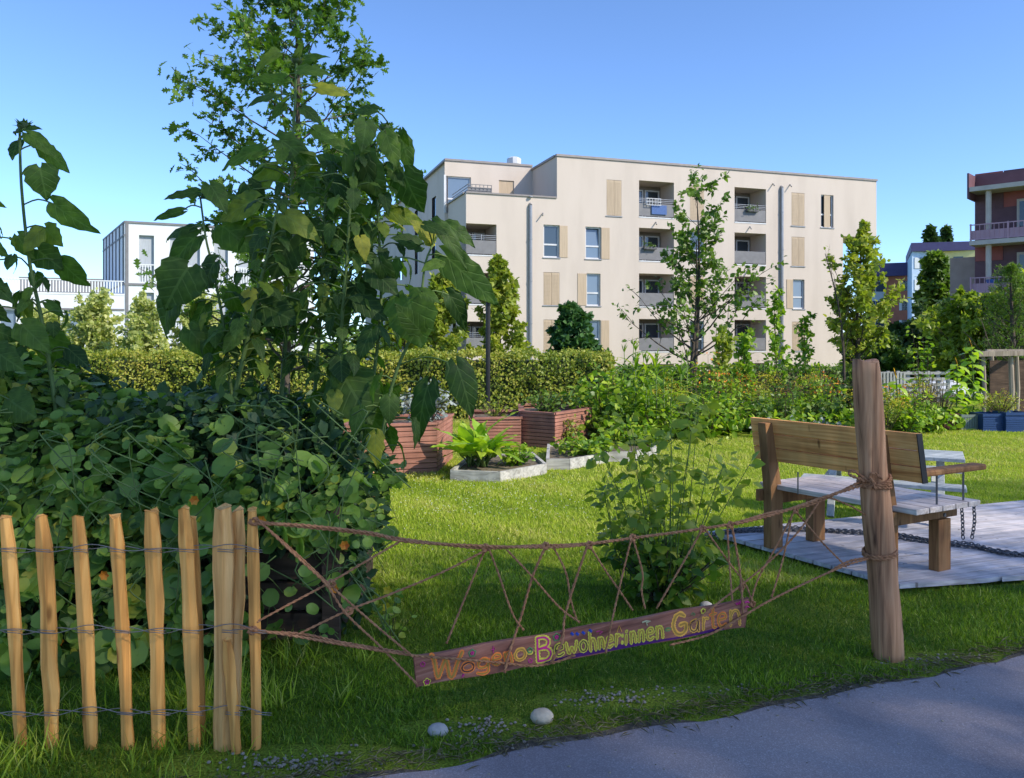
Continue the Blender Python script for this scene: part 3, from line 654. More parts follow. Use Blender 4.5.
M['rope'] = mat('sisal_rope', [(0.3, (.28, .12, .055)), (.7, (.48, .23, .11))], .95, 40, bump=.6, bscale=300, bdist=.003)
M['iron'] = mat('galvanised_iron', (.14, .14, .15), .4, 15, metal=.8)
# ------------------------------------------------------------------ picket fence
fence = thing('picket_fence', (-1.0, 3.12, 0), 'split chestnut picket fence wired together, beside the path in front of the overgrown bed', 'fence')
def pale(top, bot, w, Y, wob_=0.0, name='picket', m=None, th=.022, parent=None, bow=(0, 0)):
    t = at(*top, Y); b = at(*bot, Y + .02); n = 9; vs = []; r = random.Random(int(top[0] * 7 + top[1]))
    for i in range(n):
        k = i / (n - 1); c = t.lerp(b, k) + Vector(((math.sin(k * 4.2 + r.uniform(-.5, .5)) * wob_) + bow[0] * math.sin(k * math.pi), 0, 0))
        ww = w * (1 + .16 * math.sin(k * 3 + r.random() * 3) + r.uniform(-.06, .06)); 
        if i == 0: ww *= .62
        for j in range(6):
            a = 2 * math.pi * (j + .5) / 6 + .2; vs.append(c + Vector((math.cos(a) * ww * .58, math.sin(a) * th * (1 + r.uniform(-.12, .12)), (r.uniform(-.006, .01) if i == 0 else 0))))
    fs = [(i * 6 + j, i * 6 + (j + 1) % 6, (i + 1) * 6 + (j + 1) % 6, (i + 1) * 6 + j) for i in range(n - 1) for j in range(6)] + [tuple(range(6)), tuple(range(n * 6 - 1, n * 6 - 7, -1))]
    mb = MB(); mb.add(vs, [f[::-1] for f in fs]); return mb.build(name, m or M['pale'], parent or fence, bevel=.003)
pk = [((6, 517), (22, 748), 12, .004), ((40, 517), (54, 750), 14, .012), ((78, 516), (92, 748), 13, .004), ((115, 516), (129, 749), 12, .003), ((151, 512), (160, 752), 16, .004), ((184, 509), (196, 754), 14, .004), ((252, 510), (257, 749), 10, .002)]
for (t, b, w, wo) in pk: pale(t, b, w / F * 3.12, 3.12, wo)
pale((155, 511), (159, 745), 8 / F * 3.16, 3.17, .002); pale((192, 518), (203, 742), 8 / F * 3.16, 3.18, .003); pale((-30, 516), (-18, 748), 13 / F * 3.12, 3.12, .004); pale((-66, 516), (-52, 748), 13 / F * 3.12, 3.12, .004)
# posts
pale((223, 507), (224, 754), 18 / F * 3.12, 3.12, .001, 'post', M['post'], .04); pale((238, 510), (233, 746), 13 / F * 3.17, 3.19, .002, 'post', M['post'], .035)
pale((227, 640), (237, 752), 11 / F * 3.08, 3.085, .001, 'brace', M['pale'], .016)
mb = MB()
for off in (0, 1):
    for ys_, amp in (((549, 548), 4), ((631, 628), 5), ((714, 709), 5)):
        pts = []
        for i, px in enumerate(np.arange(-70, 262, 6.0)):
            k = (px + 70) / 330; y = ys_[0] * (1 - k) + ys_[1] * k + amp * math.sin(px / 36 * math.pi + off * math.pi) * .55 + 2 * math.sin(px * .05)
            pts.append(at(px, y, 3.12 + (-1 if off else 1) * .02 - .012))
        mb.tube(pts, .0018, 5)
for px_ in [p[0][0] for p in pk] + [223]:
    for y_ in (549, 630, 712):
        k = (y_ - 515) / 235; x_ = px_ + k * 13
        for dz in (0, 2.2): mb.tube([at(x_ - 9, y_ + dz, 3.12), at(x_ - 7, y_ + dz, 3.085), at(x_ + 7, y_ + 1 + dz, 3.085), at(x_ + 9, y_ + 1 + dz, 3.12)], .0016, 5)
mb.build('wire', M['wire'], fence, smooth=True)
# ------------------------------------------------------------------ leaning log post
lg0 = gnd(888, 657); lg1 = at(864.5, 361, 4.02)
mb = MB(); n = 26; k_ = 28; vs = []; r_ = random.Random(3); ph = [r_.random() * 6 for _ in range(6)]
for i in range(n):
    t = i / (n - 1); c = lg0.lerp(lg1, t) + Vector((.004 * math.sin(t * 7), 0, 0)); R = .074 - .008 * t + .002 * math.sin(t * 17)
    if i == n - 1: R *= .94
    for j in range(k_):
        a = 2 * math.pi * j / k_; rr = R * (1 + .035 * math.sin(3 * a + ph[0] + t * 1.5) + .02 * math.sin(7 * a + ph[1] + t * 2) + (-.09 if abs((a - 4.3 - .15 * math.sin(t * 3))) < .10 else 0) + (-.06 if abs((a - 5.25 + .1 * t)) < .10 else 0))
        vs.append(c + Vector((math.cos(a) * rr, math.sin(a) * rr, .012 * math.sin(a * 2 + 1) * (i == n - 1))))
vs.append(lg1 + Vector((0, 0, .004)))
fs = [(i * k_ + j, i * k_ + (j + 1) % k_, (i + 1) * k_ + (j + 1) % k_, (i + 1) * k_ + j) for i in range(n - 1) for j in range(k_)] + [((n - 1) * k_ + j, (n - 1) * k_ + (j + 1) % k_, n * k_) for j in range(k_)]
mb.add(vs, fs); logp = mb.build('log_post', M['log'], smooth=True); tag(logp, 'weathered round log post leaning by the path with rope tied round it', 'post')
logp.data.polygons.foreach_set('use_smooth', [True] * len(logp.data.polygons))
# ------------------------------------------------------------------ rope net
NA = Vector((-.98, 3.12, 0)); NBp = Vector((1.85, 4.04, 0)); nd = NBp - NA
def net(px, py, off=0.0):
    k = (px - 512) / F; t = (NA.y * k - NA.x) / (nd.x - nd.y * k); Y = NA.y + nd.y * t - off; return Vector((k * Y, Y, H - (py - HY) / F * Y))
def npts(l, off=0.0, front=False): return [net(x, y, (.052 if front and 411 < x < 756 and y > 651 - (x - 415) * .18 else off)) for x, y in l]
ropes = thing('rope_net', (net(500, 660).x, net(500, 660).y, 0), 'brown rope net strung between the picket fence and the leaning log post', 'rope net')
mb = MB()
mb.rope(npts([(252, 519), (268, 523), (345, 531), (402, 539), (440, 544), (485, 548), (530, 546), (585, 544), (633, 538), (700, 529), (735, 523), (770, 513), (797, 508), (820, 501), (864, 480)]), .0045)
mb.rope(npts([(252, 524), (300, 525), (372, 533), (402, 541), (485, 546), (560, 547), (610, 541)], .008), .004)
mb.rope(npts([(735, 524), (775, 514), (825, 497), (850, 489), (866, 484)], .01), .005)
mb.build('head_rope', M['rope'], ropes, smooth=True)
mb = MB()
mb.rope(npts([(240, 627), (257, 630), (300, 637), (345, 645), (410, 655), (458, 659), (503, 663), (532, 666), (556, 662), (575, 655)], .03, True), .0035)
mb.rope(npts([(250, 632), (300, 634), (345, 643), (405, 653)], .0), .004)
mb.rope(npts([(890, 549), (870, 558), (844, 566), (810, 581), (769, 601), (738, 619), (708, 635), (670, 645)], .03, True), .0035)
mb.rope(npts([(884, 556), (850, 561), (828, 573)], .01), .004)
mb.build('foot_rope', M['rope'], ropes, smooth=True)
V_ = [[(258, 519), (296, 552), (330, 584), (372, 622), (414, 657)], [(262, 522), (300, 558), (326, 583), (348, 612), (380, 645), (418, 683)], [(257, 622), (290, 604), (330, 583), (368, 560), (402, 540)],
      [(295, 635), (348, 610), (390, 594), (440, 572), (485, 549)], [(485, 548), (470, 585), (446, 644)], [(488, 548), (497, 570), (512, 612), (523, 630)], [(545, 546), (532, 577), (520, 617), (510, 652), (504, 672)],
      [(508, 549), (533, 576), (560, 606), (580, 622)], [(554, 548), (565, 573), (570, 600), (577, 620)], [(586, 544), (574, 585), (565, 617), (562, 640), (552, 662)], [(589, 545), (606, 572), (620, 592), (634, 611)],
      [(630, 539), (621, 579), (612, 623), (606, 652)], [(634, 540), (643, 572), (642, 590), (645, 608)], [(700, 530), (680, 567), (656, 607)], [(704, 529), (730, 564), (746, 584), (753, 602)], [(728, 525), (728, 560), (731, 600)],
      [(731, 526), (739, 570), (743, 613)], [(818, 502), (798, 530), (769, 561), (741, 584), (715, 604), (690, 625)], [(795, 510), (777, 545), (758, 580), (751, 606)], [(790, 514), (783, 555), (771, 596)], [(795, 511), (823, 543), (845, 566)], [(828, 497), (848, 505), (866, 515)]]
mb = MB()
for i, l in enumerate(V_):
    mb.rope([p + Vector((random.uniform(-.005, .005), random.uniform(-.01, .01) - .012 * (i % 2), 0)) for p in npts(l, 0, True)], .0031 if i not in (6, 9, 16) else .0038)
mb.build('lacing_rope', M['rope'], ropes, smooth=True)
mb = MB()
def wrap(c, R, dz, turns, tilt=.1, r=.005):
    pts = []
    for i in range(int(18 * turns) + 1):
        a = 2 * math.pi * i / 18 + 2; pts.append(Vector(c) + Vector((math.cos(a) * R, math.sin(a) * R, dz * i / 18 + tilt * R * math.sin(a + 1))))
    mb.rope(pts, r)
ax = lambda py: at(888 + (864.5 - 888) * (657 - py) / 296, py, 4.03)
for dz in (0, .012, -.012, .022): wrap(ax(484) + Vector((0, 0, dz)), .075, .006, 1.3, .3 * (1 if dz > 0 else -.3))
for dz in (0, .012): wrap(ax(554) + Vector((0, 0, dz)), .077, .005, 1.2, .15)
k0 = ax(480) + Vector((-.09, -.03, 0))
mb.rope([k0 + Vector(q) for q in ((.03, -.03, 0), (-.02, -.03, .02), (-.05, 0, .035), (-.035, 0, .055), (0, -.02, .03), (.04, -.05, 0), (.06, -.06, -.03))], .005)
mb.build('rope_wrap', M['rope'], ropes, smooth=True); mb = MB()
mb.rope([k0 + Vector(q) for q in ((.03, -.04, -.03), (.05, -.06, 0), (.03, -.05, .03), (.05, -.055, .05), (.09, -.06, .02))], .005); mb.build('rope_end', M['rope'], ropes, smooth=True)
for px, py in ((485, 548), (545, 546), (589, 545), (632, 538), (702, 529), (730, 525), (795, 510), (330, 584), (348, 611), (252, 630), (253, 521), (741, 588), (752, 604)):
    c = net(px, py, .004); mb = MB()
    for q in range(3): mb.rope([c + Vector((.011 * math.cos(a) + .003 * q, .012 * math.sin(a * 1.3), .013 * math.sin(a))) for a in np.linspace(q, q + 6, 8)], .0036)
    mb.build('rope_knot', M['rope'], ropes, smooth=True)
# ------------------------------------------------------------------ painted sign board
sl_ = net(415, 670, .012); sr_ = net(747, 611, .012); A = sr_ - sl_; LEN = A.length; a_ = A.normalized(); nn = Vector((nd.y, -nd.x, 0)).normalized(); up_ = nn.cross(a_).normalized()
if up_.z < 0: up_ = -up_
M['board'] = wood('sign_board_wood', (.13, .045, .030), (.32, .125, .080), (.48, .22, .15), (1.5, 30, 30), (0, 0.17, -math.atan2(nd.y, nd.x)), bump=.9)
sign = thing('painted_sign', tuple(sl_ - up_ * .065), 'long dark board hand-painted Wogeno-Bewohner:innen-Garten in orange and yellow, hanging in the rope net', 'sign')
BH = .127
def sb(s, h, d=0.0): return sl_ + a_ * s + up_ * (h - .5) * BH + nn * d
mb = MB(); vs = []
prof = [(i / 16) for i in range(17)]
for i, k in enumerate(prof):
    s = k * LEN; sh = .014 * (1 - 2 * 0) if i == 16 else 0
    for (h, d) in ((0, .0), (0, .022), (1, .022), (1, .0)):
        vs.append(sb(s - (.03 * (1 - h) if i == 16 else 0) + (-.006 * h if i == 0 else 0), h + .03 * math.sin(k * 23 + h * 3), d))
fs = [(i * 4 + j, i * 4 + (j + 1) % 4, (i + 1) * 4 + (j + 1) % 4, (i + 1) * 4 + j) for i in range(16) for j in range(4)] + [(0, 1, 2, 3), (67, 66, 65, 64)]
mb.add(vs, fs); mb.build('board', M['board'], sign, bevel=.003)
def paint(name, c, r=.6): return mat(name, [(0.35, tuple(x * .8 for x in c)), (.65, c)], r, 45)
PC = {'or': paint('orange_paint', (1.0, .26, .05)), 'ye': paint('yellow_paint', (.80, .68, .08)), 'pi': paint('pink_paint', (.62, .03, .22)), 'ol': paint('olive_paint', (.50, .27, .05)), 'br': paint('dark_fill_paint', (.10, .045, .035)),
      'pu': paint('purple_paint', (.09, .012, .13)), 'bl': paint('blue_paint', (.03, .08, .42)), 'gr': paint('green_paint', (.10, .30, .10)), 'cr': paint('cream_paint', (.62, .55, .30)), 'og': paint('amber_paint', (.95, .48, .08))}
def px2s(px): return (px - 415) / 332.0 * LEN
ST = {  # hand-drawn strokes of each letter in a unit box
 'W': [[(0, 1), (.1, .75), (.24, .02), (.42, .62), (.5, .7), (.62, .05), (.74, .02), (.88, .6), (1, 1)]],
 'o': [[(.55, 1), (.2, .85), (.02, .5), (.15, .12), (.5, 0), (.85, .15), (.98, .5), (.8, .88), (.5, 1)]],
 'g': [[(.85, .95), (.45, 1), (.1, .8), (.12, .5), (.45, .4), (.8, .55), (.9, .95), (.92, .45), (.85, .1), (.45, 0), (.05, .08)]],
 'e': [[(.08, .52), (.5, .55), (.92, .62), (.85, .9), (.5, 1), (.15, .85), (.03, .45), (.2, .1), (.55, 0), (.95, .14)]],
 'n': [[(.08, 1), (.1, .5), (.08, 0)], [(.1, .6), (.35, .95), (.7, .95), (.88, .6), (.95, 0)]],
 'B': [[(.1, 0), (.08, .5), (.1, 1)], [(.1, 1), (.6, .98), (.85, .8), (.7, .58), (.15, .53)], [(.15, .53), (.75, .5), (.98, .26), (.75, .04), (.1, 0)]],
 'w': [[(0, 1), (.12, .3), (.28, .02), (.48, .5), (.54, .5), (.72, .02), (.88, .35), (1, 1)]],
 'h': [[(.1, 1), (.08, .5), (.1, 0)], [(.1, .38), (.4, .62), (.75, .55), (.9, .3), (.92, 0)]],
 'r': [[(.12, 1), (.15, .5), (.12, 0)], [(.15, .6), (.45, .95), (.95, .92)]],
 'i': [[(.5, .62), (.5, 0)], [(.45, .9), (.55, .94)]], ':': [[(.5, .9), (.5, .82)], [(.5, .2), (.5, .12)]], '-': [[(0, .5), (1, .5)]],
 'G': [[(.92, .86), (.6, 1), (.25, .9), (.03, .5), (.2, .12), (.55, 0), (.92, .15), (.95, .46), (.55, .46)]],
 'a': [[(.9, .9), (.5, 1), (.1, .75), (.08, .3), (.4, .02), (.75, .2), (.9, .9), (.9, .3), (1, 0)]],
 't': [[(.5, 1), (.48, .4), (.55, .05), (.9, .02)], [(.05, .68), (.95, .72)]]}
def ribbon(mb, pts, w, dd):
    """flat painted stroke on the board; pts in (s, h) metres"""
    pts = [Vector((x, y, 0)) for x, y in pts]
    if len(pts) > 2: pts = resample(pts, .0025)
    n = len(pts); vs = []; e0 = (pts[0] - pts[1]).normalized(); e1 = (pts[-1] - pts[-2]).normalized(); pts = [pts[0] + e0 * w * .45] + pts + [pts[-1] + e1 * w * .45]; n += 2
    for i, p in enumerate(pts):
        t = (pts[min(i + 1, n - 1)] - pts[max(i - 1, 0)]).normalized(); q = Vector((-t.y, t.x, 0)); k = w * (.45 if i in (0, n - 1) else 1 + .16 * math.sin(i * 1.3 + p.x * 300)) / 2
        for s_ in (1, -1): o = p + q * k * s_; vs.append(sl_ + a_ * o.x + up_ * (o.y - BH / 2) + nn * (.0228 + dd + (i % 2) * .00005))
    mb.add(vs, [(2 * i, 2 * i + 1, 2 * i + 3, 2 * i + 2) for i in range(n - 1)])
WORDS = [
 [('W', 428, 455, .18, .93, 'or', 'ol'), ('o', 455, 466, .22, .52, 'or', 'br'), ('g', 469, 480, .06, .54, 'or', 'ol'), ('e', 483, 491, .28, .62, 'or', 'ol'), ('n', 494, 501, .26, .62, 'or', 'ol'), ('o', 504, 514, .30, .66, 'og', 'ol'), ('-', 517, 519.5, .44, .5, 'ye', 'ol')],
 [('B', 524, 538, .13, .92, 'ye', 'pi'), ('e', 542, 550, .20, .58, 'ye', 'br'), ('w', 553, 563, .22, .58, 'ye', 'ol'), ('o', 566, 573, .20, .56, 'ye', 'br'), ('h', 576, 582, .16, .82, 'ye', 'ol'), ('n', 585, 590, .18, .55, 'ye', 'ol'), ('e', 593, 599, .18, .56, 'ye', 'ol'), ('r', 602, 606, .18, .56, 'ye', 'ol'),
  (':', 608, 609.5, .20, .54, 'ye', 'ye'), ('i', 611.5, 614, .18, .66, 'ye', 'ol'), ('n', 617, 622.5, .18, .56, 'ye', 'ol'), ('n', 625.5, 631, .18, .56, 'ye', 'ol'), ('e', 634, 641, .18, .58, 'ye', 'ol'), ('n', 644, 651, .18, .58, 'ye', 'ol'), ('-', 655, 658, .4, .46, 'gr', 'ol')],
 [('G', 662, 676, .16, .90, 'og', 'ol'), ('a', 680, 690, .18, .58, 'og', 'br'), ('r', 694, 700, .18, .60, 'og', 'ol'), ('t', 702, 709, .18, .90, 'or', 'ol'), ('e', 711, 720, .18, .66, 'or', 'ol'), ('n', 724, 736, .14, .68, 'og', 'ol')]]
for wd_ in WORDS:
    outs = {}; ins = {}
    for li, (ch, a0, b0, h0, h1, co_, ci_) in enumerate(wd_):
        rt = random.uniform(-.08, .08); s0, s1 = px2s(a0), px2s(b0); big = ch in 'WBG'
        for sti, st in enumerate(ST[ch]):
            pts = []
            for (u, v) in st:
                x = (u - .5) * (s1 - s0); y = (v - .5) * (h1 - h0) * BH; pts.append(((s0 + s1) / 2 + x * math.cos(rt) - y * math.sin(rt) + random.uniform(-.0006, .0006), (h0 + h1) / 2 * BH + x * math.sin(rt) + y * math.cos(rt) + random.uniform(-.0008, .0008)))
            ribbon(outs.setdefault(co_, MB()), pts, .0225 if big else .0158, .0002 + .00012 * li + .00003 * sti); ribbon(ins.setdefault(ci_, MB()), pts, .0085 if big else .0052, .0022 + .00012 * li + .00003 * sti)
    for D_, nm in ((outs, 'letter_outline'), (ins, 'letter_fill')):
        for key, mb in D_.items(): mb.build(nm, PC[key], sign)
# purple wash along the lower edge, small painted flowers
mb = MB(); 
for i in range(24):
    a0 = px2s(525 + i * 8); b0 = px2s(533 + i * 8)
    f = lambda s: .04 + .06 * math.sin(s * 9)
    mb.quad(sb(a0, .03, .0226), sb(b0, .03, .0226), sb(b0, .11 + f(b0), .0226), sb(a0, .11 + f(a0), .0226))
mb.build('painted_band', PC['pu'], sign)
def ring(px, h, R, r, key, nm='painted_flower', wv=0.15):
    mb = MB(); c0 = sb(px2s(px), h, .0235); mb.tube([c0 + a_ * math.cos(t) * R * (1 + wv * math.sin(5 * t)) + up_ * math.sin(t) * R * (1 + wv * math.sin(5 * t)) for t in np.linspace(0, 6.35, 26)], r, 5); mb.build(nm, PC[key], sign)
def dab(px, h, pts, key, w=.004):
    mb = MB(); mb.tube([sb(px2s(px) + x, h + z / BH, .0235) for x, z in pts], w, 5); mb.build('painted_mark', PC[key], sign)
ring(421, .72, .009, .0018, 'pi'); ring(424, .12, .014, .002, 'ye'); ring(424, .12, .007, .002, 'pi'); ring(465, .80, .014, .0024, 'gr'); ring(465, .8, .005, .003, 'pi'); ring(518, .56, .010, .003, 'gr'); ring(544, .84, .015, .0022, 'gr'); ring(544, .84, .006, .003, 'pi')
ring(695, .86, .011, .0028, 'ye'); ring(518, .2, .008, .002, 'pi'); dab(484, .8, [(0, -.014), (.0, .014), (.01, 0), (-.008, 0)], 'pi', .002); dab(634, .80, [(-.02, .004), (0, .008), (.02, .004), (0, 0), (.004, -.012)], 'cr')
for px in (559, 564, 570, 577): dab(px, .82 + (px % 3) * .03, [(-.006, .0), (0, .006), (.006, 0), (0, -.005)], 'bl', .005)
dab(586, .75, [(-.015, .004), (0, .006), (.015, .0), (0, -.008)], 'pi', .002); dab(684, .80, [(-.01, 0), (0, .008), (.01, 0), (.0, -.006)], 'gr', .0022)
dab(734, .95, [(-.012, 0), (-.006, -.01), (0, .0), (.006, -.01), (.014, .006)], 'pi', .004); dab(744, .9, [(-.012, 0), (0, .004), (.012, -.002)], 'pi', .004); dab(744, .7, [(-.01, 0), (0, .008), (.012, .0)], 'pi', .003)
dab(606, .72, [(-.012, -.01), (0, .018), (.012, -.01)], 'og', .002); dab(455, .08, [(0, 0), (.008, .01)], 'pi', .004)
# ------------------------------------------------------------------ deck
DP = [(1.58, 6.45), (2.45, 5.05), (5.9, 5.75), (7.4, 8.62)]; dz0 = .06
dd_ = Vector((3.35, 1.25, 0)).normalized(); dn = Vector((-dd_.y, dd_.x, 0))
def clip_poly(poly, n, c, keep_less=True):
    out = []
    for i in range(len(poly)):
        a = Vector(poly[i]); b = Vector(poly[(i + 1) % len(poly)]); da = a.dot(n) - c; db = b.dot(n) - c
        if not keep_less: da, db = -da, -db
        if da <= 0: out.append(a)
        if (da < 0) != (db < 0) and abs(da - db) > 1e-9: out.append(a + (b - a) * (da / (da - db)))
    return out
mb = MB(); P2d = [Vector((x, y)) for x, y in DP]; n2 = Vector((dn.x, dn.y)); cs = [p.dot(n2) for p in P2d]; c = min(cs)
while c < max(cs):
    q = clip_poly(clip_poly(P2d, n2, c + .133), n2, c, False)
    if len(q) >= 3: mb.prism([(p.x, p.y) for p in q], dz0 - .028 - random.uniform(0, .002), dz0 + random.uniform(-.0015, .0015))
    c += .15
deck = mb.build('wooden_deck', M['deck']); tag(deck, 'low platform of weathered grey boards under the brown bench', 'deck')
# ------------------------------------------------------------------ bench
B0 = Vector((1.87, 5.95, dz0)); bl = .965
bench = thing('garden_bench', tuple(B0), 'heavy brown wooden bench with plank backrest and one armrest, standing on the grey deck', 'bench')
def bp(l, d, z): return B0 + LB * l + DB * d + Vector((0, 0, z))
def bb(l0, l1, d0, d1, z0, z1, name, m, parent=bench, bevel=.004):
    mb = MB(); mb.obox(bp(l0, d0, z0), LB * (l1 - l0), DB * (d1 - d0), Vector((0, 0, z1 - z0))); return mb.build(name, m, parent, bevel=bevel)
lean = .09
for l in (0, bl - .07):
    mb = MB(); o0 = bp(l, 0, 0); mb.add([o0, o0 + LB * .07, o0 + LB * .07 + DB * .12, o0 + DB * .12] + [q + Vector((0, 0, .40)) for q in (o0, o0 + LB * .07, o0 + LB * .07 + DB * .12, o0 + DB * .12)] +
        [q + Vector((0, 0, .93)) - DB * lean for q in (o0 + DB * .03, o0 + LB * .07 + DB * .03, o0 + LB * .07 + DB * .10, o0 + DB * .10)],
        [(0, 1, 2, 3)[::-1], (0, 1, 5, 4), (1, 2, 6, 5), (2, 3, 7, 6), (3, 0, 4, 7), (4, 5, 9, 8), (5, 6, 10, 9), (6, 7, 11, 10), (7, 4, 8, 11), (8, 9, 10, 11)])
    mb.build('leg', M['bleg'], bench, bevel=.004)
    bb(l + (.06 if l else 0), l + .07 + (.06 if l else 0), .44, .57, 0, .345, 'leg', M['bleg'])
    bb(l - .035, l - .002, -.04, .68, .345, .43, 'seat_rail', M['bleg']) if l == 0 else bb(l + .072, l + .105, -.04, .68, .345, .43, 'seat_rail', M['bleg'])
    bb(l, l + .07, .1215, .4385, .33, .42, 'cross_rail', M['bleg'])
for k in range(5):
    d0 = .06 + k * .135; bb(-.09, bl + .16, d0, d0 + .125, .432, .468, 'seat_board', M['benchseat'])
bk = [(.64, .738), (.743, .842), (.847, .955)]
for z0, z1 in bk:
    s0 = -lean * (z0 - .40) / .53 + .1; s1 = -lean * (z1 - .4) / .53 + .1
    mb = MB(); o = bp(-.13, s0, z0); Cz = bp(-.13, s1, z1) - o; mb.obox(o, LB * (bl + .33), DB * .04, Cz); mb.build('back_board', M['bench'], bench, bevel=.004)
mb = MB(); o = bp(bl + .2025, .06 - .01, .64); mb.obox(o, LB * .006, DB * .05, bp(bl + .2025, .0 - .01, .955) - o); mb.build('end_plate', M['black'], bench)
arm = bb(bl + .06, bl + .16, .06, .80, .665, .705, 'armrest', M['bleg'], bevel=.012)
for d in (.34, .62): mb = MB(); mb.tube([bp(bl + .11, d, .468), bp(bl + .11, d, .665)], .007, 8); mb.build('armrest_rod', M['iron'], arm)
mb = MB(); mb.tube([bp(bl + .106, .42, .39), bp(bl + .116, .42, .39)], .013, 8); mb.build('bolt', M['iron'], bench)
mb = MB(); mb.tube([bp(.30, -.0, .0) * 1 + Vector((0, 0, .44)), bp(.30, -.0, .60)], .005, 6); mb.build('armrest_rod', M['iron'], bench)
# ------------------------------------------------------------------ white picnic table beyond the bench
M['whitewood'] = wood('white_painted_wood', (.30, .33, .32), (.42, .45, .44), (.50, .52, .51), (1.4, 24, 24), (0, 0, -.6), rough=.5, knots=False, bump=.2)
Y0 = 6.35
tb = thing('picnic_table', (at(900, 520, 6.9).x, 6.9, dz0), 'white trestle picnic table with attached benches, partly hidden beyond the brown bench', 'table')
tl = Vector((-.83, .56, 0)).normalized(); td = Vector((.56, .83, 0)); T0 = Vector((gnd(981, 516, dz0).x, gnd(981, 516, dz0).y, dz0))
gR = gnd(972, 520, dz0); gL = gnd(859, 530, dz0); tl = Vector((gL.x - gR.x, gL.y - gR.y + .9, 0)); 
tR = Vector((3.72, 6.95, dz0)); tL = Vector((2.95, 7.35, dz0)) 
tl = (tL - tR).normalized(); td = Vector((-tl.y, tl.x, 0)); td = td if td.y > 0 else -td
def tp(l, d, z): return tR + tl * l + td * d + Vector((0, 0, z))
for k in range(4): mb = MB(); mb.obox(tp(-.18, -.26 + k * .135, .52), tl * 1.25, td * .125, Vector((0, 0, .03))); mb.build('table_board', M['whitewood'], tb, bevel=.004)
for sgn in (-1, 1):
    mb = MB(); mb.obox(tp(-.18, sgn * .50 - .1, .33), tl * 1.25, td * .2, Vector((0, 0, .03))); mb.build('seat_board', M['whitewood'], tb, bevel=.004)
for l in (.0, .85):
    for sgn in (-1, 1): mb = MB(); mb.beam(tp(l, sgn * .42, 0), tp(l, sgn * .10, .52), .045, .06, tl); mb.build('leg', M['whitewood'], tb, bevel=.003)
    mb = MB(); mb.beam(tp(l + .05, -.58, .30), tp(l + .05, .58, .30), .04, .06); mb.build('seat_rail', M['whitewood'], tb)
# ------------------------------------------------------------------ chains
def chain(mb, pts, link=.034, r=.0042):
    pts = resample(pts, .004); d = 0; last = pts[0]; cs = [pts[0]]
    for p in pts:
        if (p - cs[-1]).length >= link * .72: cs.append(p)
    for i in range(len(cs) - 1):
        t = (cs[i + 1] - cs[i]).normalized(); u = t.orthogonal().normalized(); w = t.cross(u); a0 = (i % 2) * math.pi / 2 + .4
        s_ = u * math.cos(a0) + w * math.sin(a0); c = (cs[i] + cs[i + 1]) / 2
        mb.tube([c + t * math.cos(q) * link * .55 + s_ * math.sin(q) * link * .33 for q in np.linspace(0, 6.283, 11)], r, 5, cap=False)
mb = MB()
pl = [gnd(px, py, dz0 + .012) for px, py in ((708, 536), (740, 531), (790, 529), (850, 532), (875, 532), (905, 537), (940, 543), (970, 546), (1000, 552), (1030, 556), (1060, 560))]
for k in range(4): chain(mb, [p + Vector((random.uniform(-.04, .04), random.uniform(-.05, .05), .003 * k)) for p in pl])
ch = mb.build('iron_chain', M['iron'], smooth=True); tag(ch, 'loose dark iron chain lying in a long line across the grey deck', 'chain')
for dx in (0, 12):
    mb = MB(); Yc = 5.6; chain(mb, [at(961 + dx, 500, Yc), at(962 + dx + .5, 520, Yc), at(963 + dx * .7, 541, Yc)]); c_ = mb.build('hanging_chain', M['iron'], smooth=True)
    tag(c_, 'iron chain hanging below the bench seat, %s of the pair' % ('nearer its right leg' if dx == 0 else 'farther from its right leg'), 'chain')
# ------------------------------------------------------------------ planters
M['plum'] = wood('brown_red_planter', (.22, .095, .065), (.33, .15, .11), (.40, .20, .15), (1.2, 1.2, 40), rough=.7, knots=False, bump=.5)
def planter(name, label, poly, z1, m, group=None, soil=True, planks=6, capw=.05):
    c = sum((Vector((p[0], p[1], 0)) for p in poly), Vector()) / len(poly)
    t = thing(name, (c.x, c.y, 0), label, 'planter', group); n = len(poly); planks = planks if planks == 1 else 9
    for i in range(n):
        a = Vector((*poly[i], 0)); b = Vector((*poly[(i + 1) % n], 0)); d = (b - a); inn = (c - (a + b) / 2); inn -= d.normalized() * inn.dot(d.normalized()); inn.normalize(); mb = MB(); h = z1 / planks
        for k in range(planks): mb.obox(a + d.normalized() * .004 + inn * .001 * (k % 2) + Vector((0, 0, k * h + .003)), d - d.normalized() * .008, inn * .04, Vector((0, 0, h - .009)))
        mb.build('side_panel', m, t)
        if capw: mb = MB(); mb.obox(a - inn * .02 + Vector((0, 0, z1 + .001)), d, inn * .09, Vector((0, 0, .03))); mb.build('rim', m, t)
    s = MB(); s.prism([((p[0] - c.x) * .93 + c.x, (p[1] - c.y) * .93 + c.y) for p in poly], z1 * .5, z1 - .04); s.build('soil', M['soil'], t); return t
def gp(px, py): g = gnd(px, py); return (g.x, g.y)
M['greywood'] = wood('grey_bed_edging', (.26, .25, .23), (.42, .41, .38), (.52, .51, .48), (2, 20, 20), rough=.8)
M['board_y'] = M['greywood']
a = gp(437, 473); planter('raised_planter', 'waist-high reddish brown slatted planter box holding silvery foliage, left of the leafy chard bed', [(-2.0, 9.25), a, (a[0] + .1, a[1] + 1.2), (-1.9, 10.6)], .58, M['plum'])
planter('raised_planter', 'reddish brown slatted planter box half hidden behind the leafy chard bed', [gp(470, 448), gp(521, 447), (.2, 13.2), (-.7, 13.2)], .42, M['plum'])
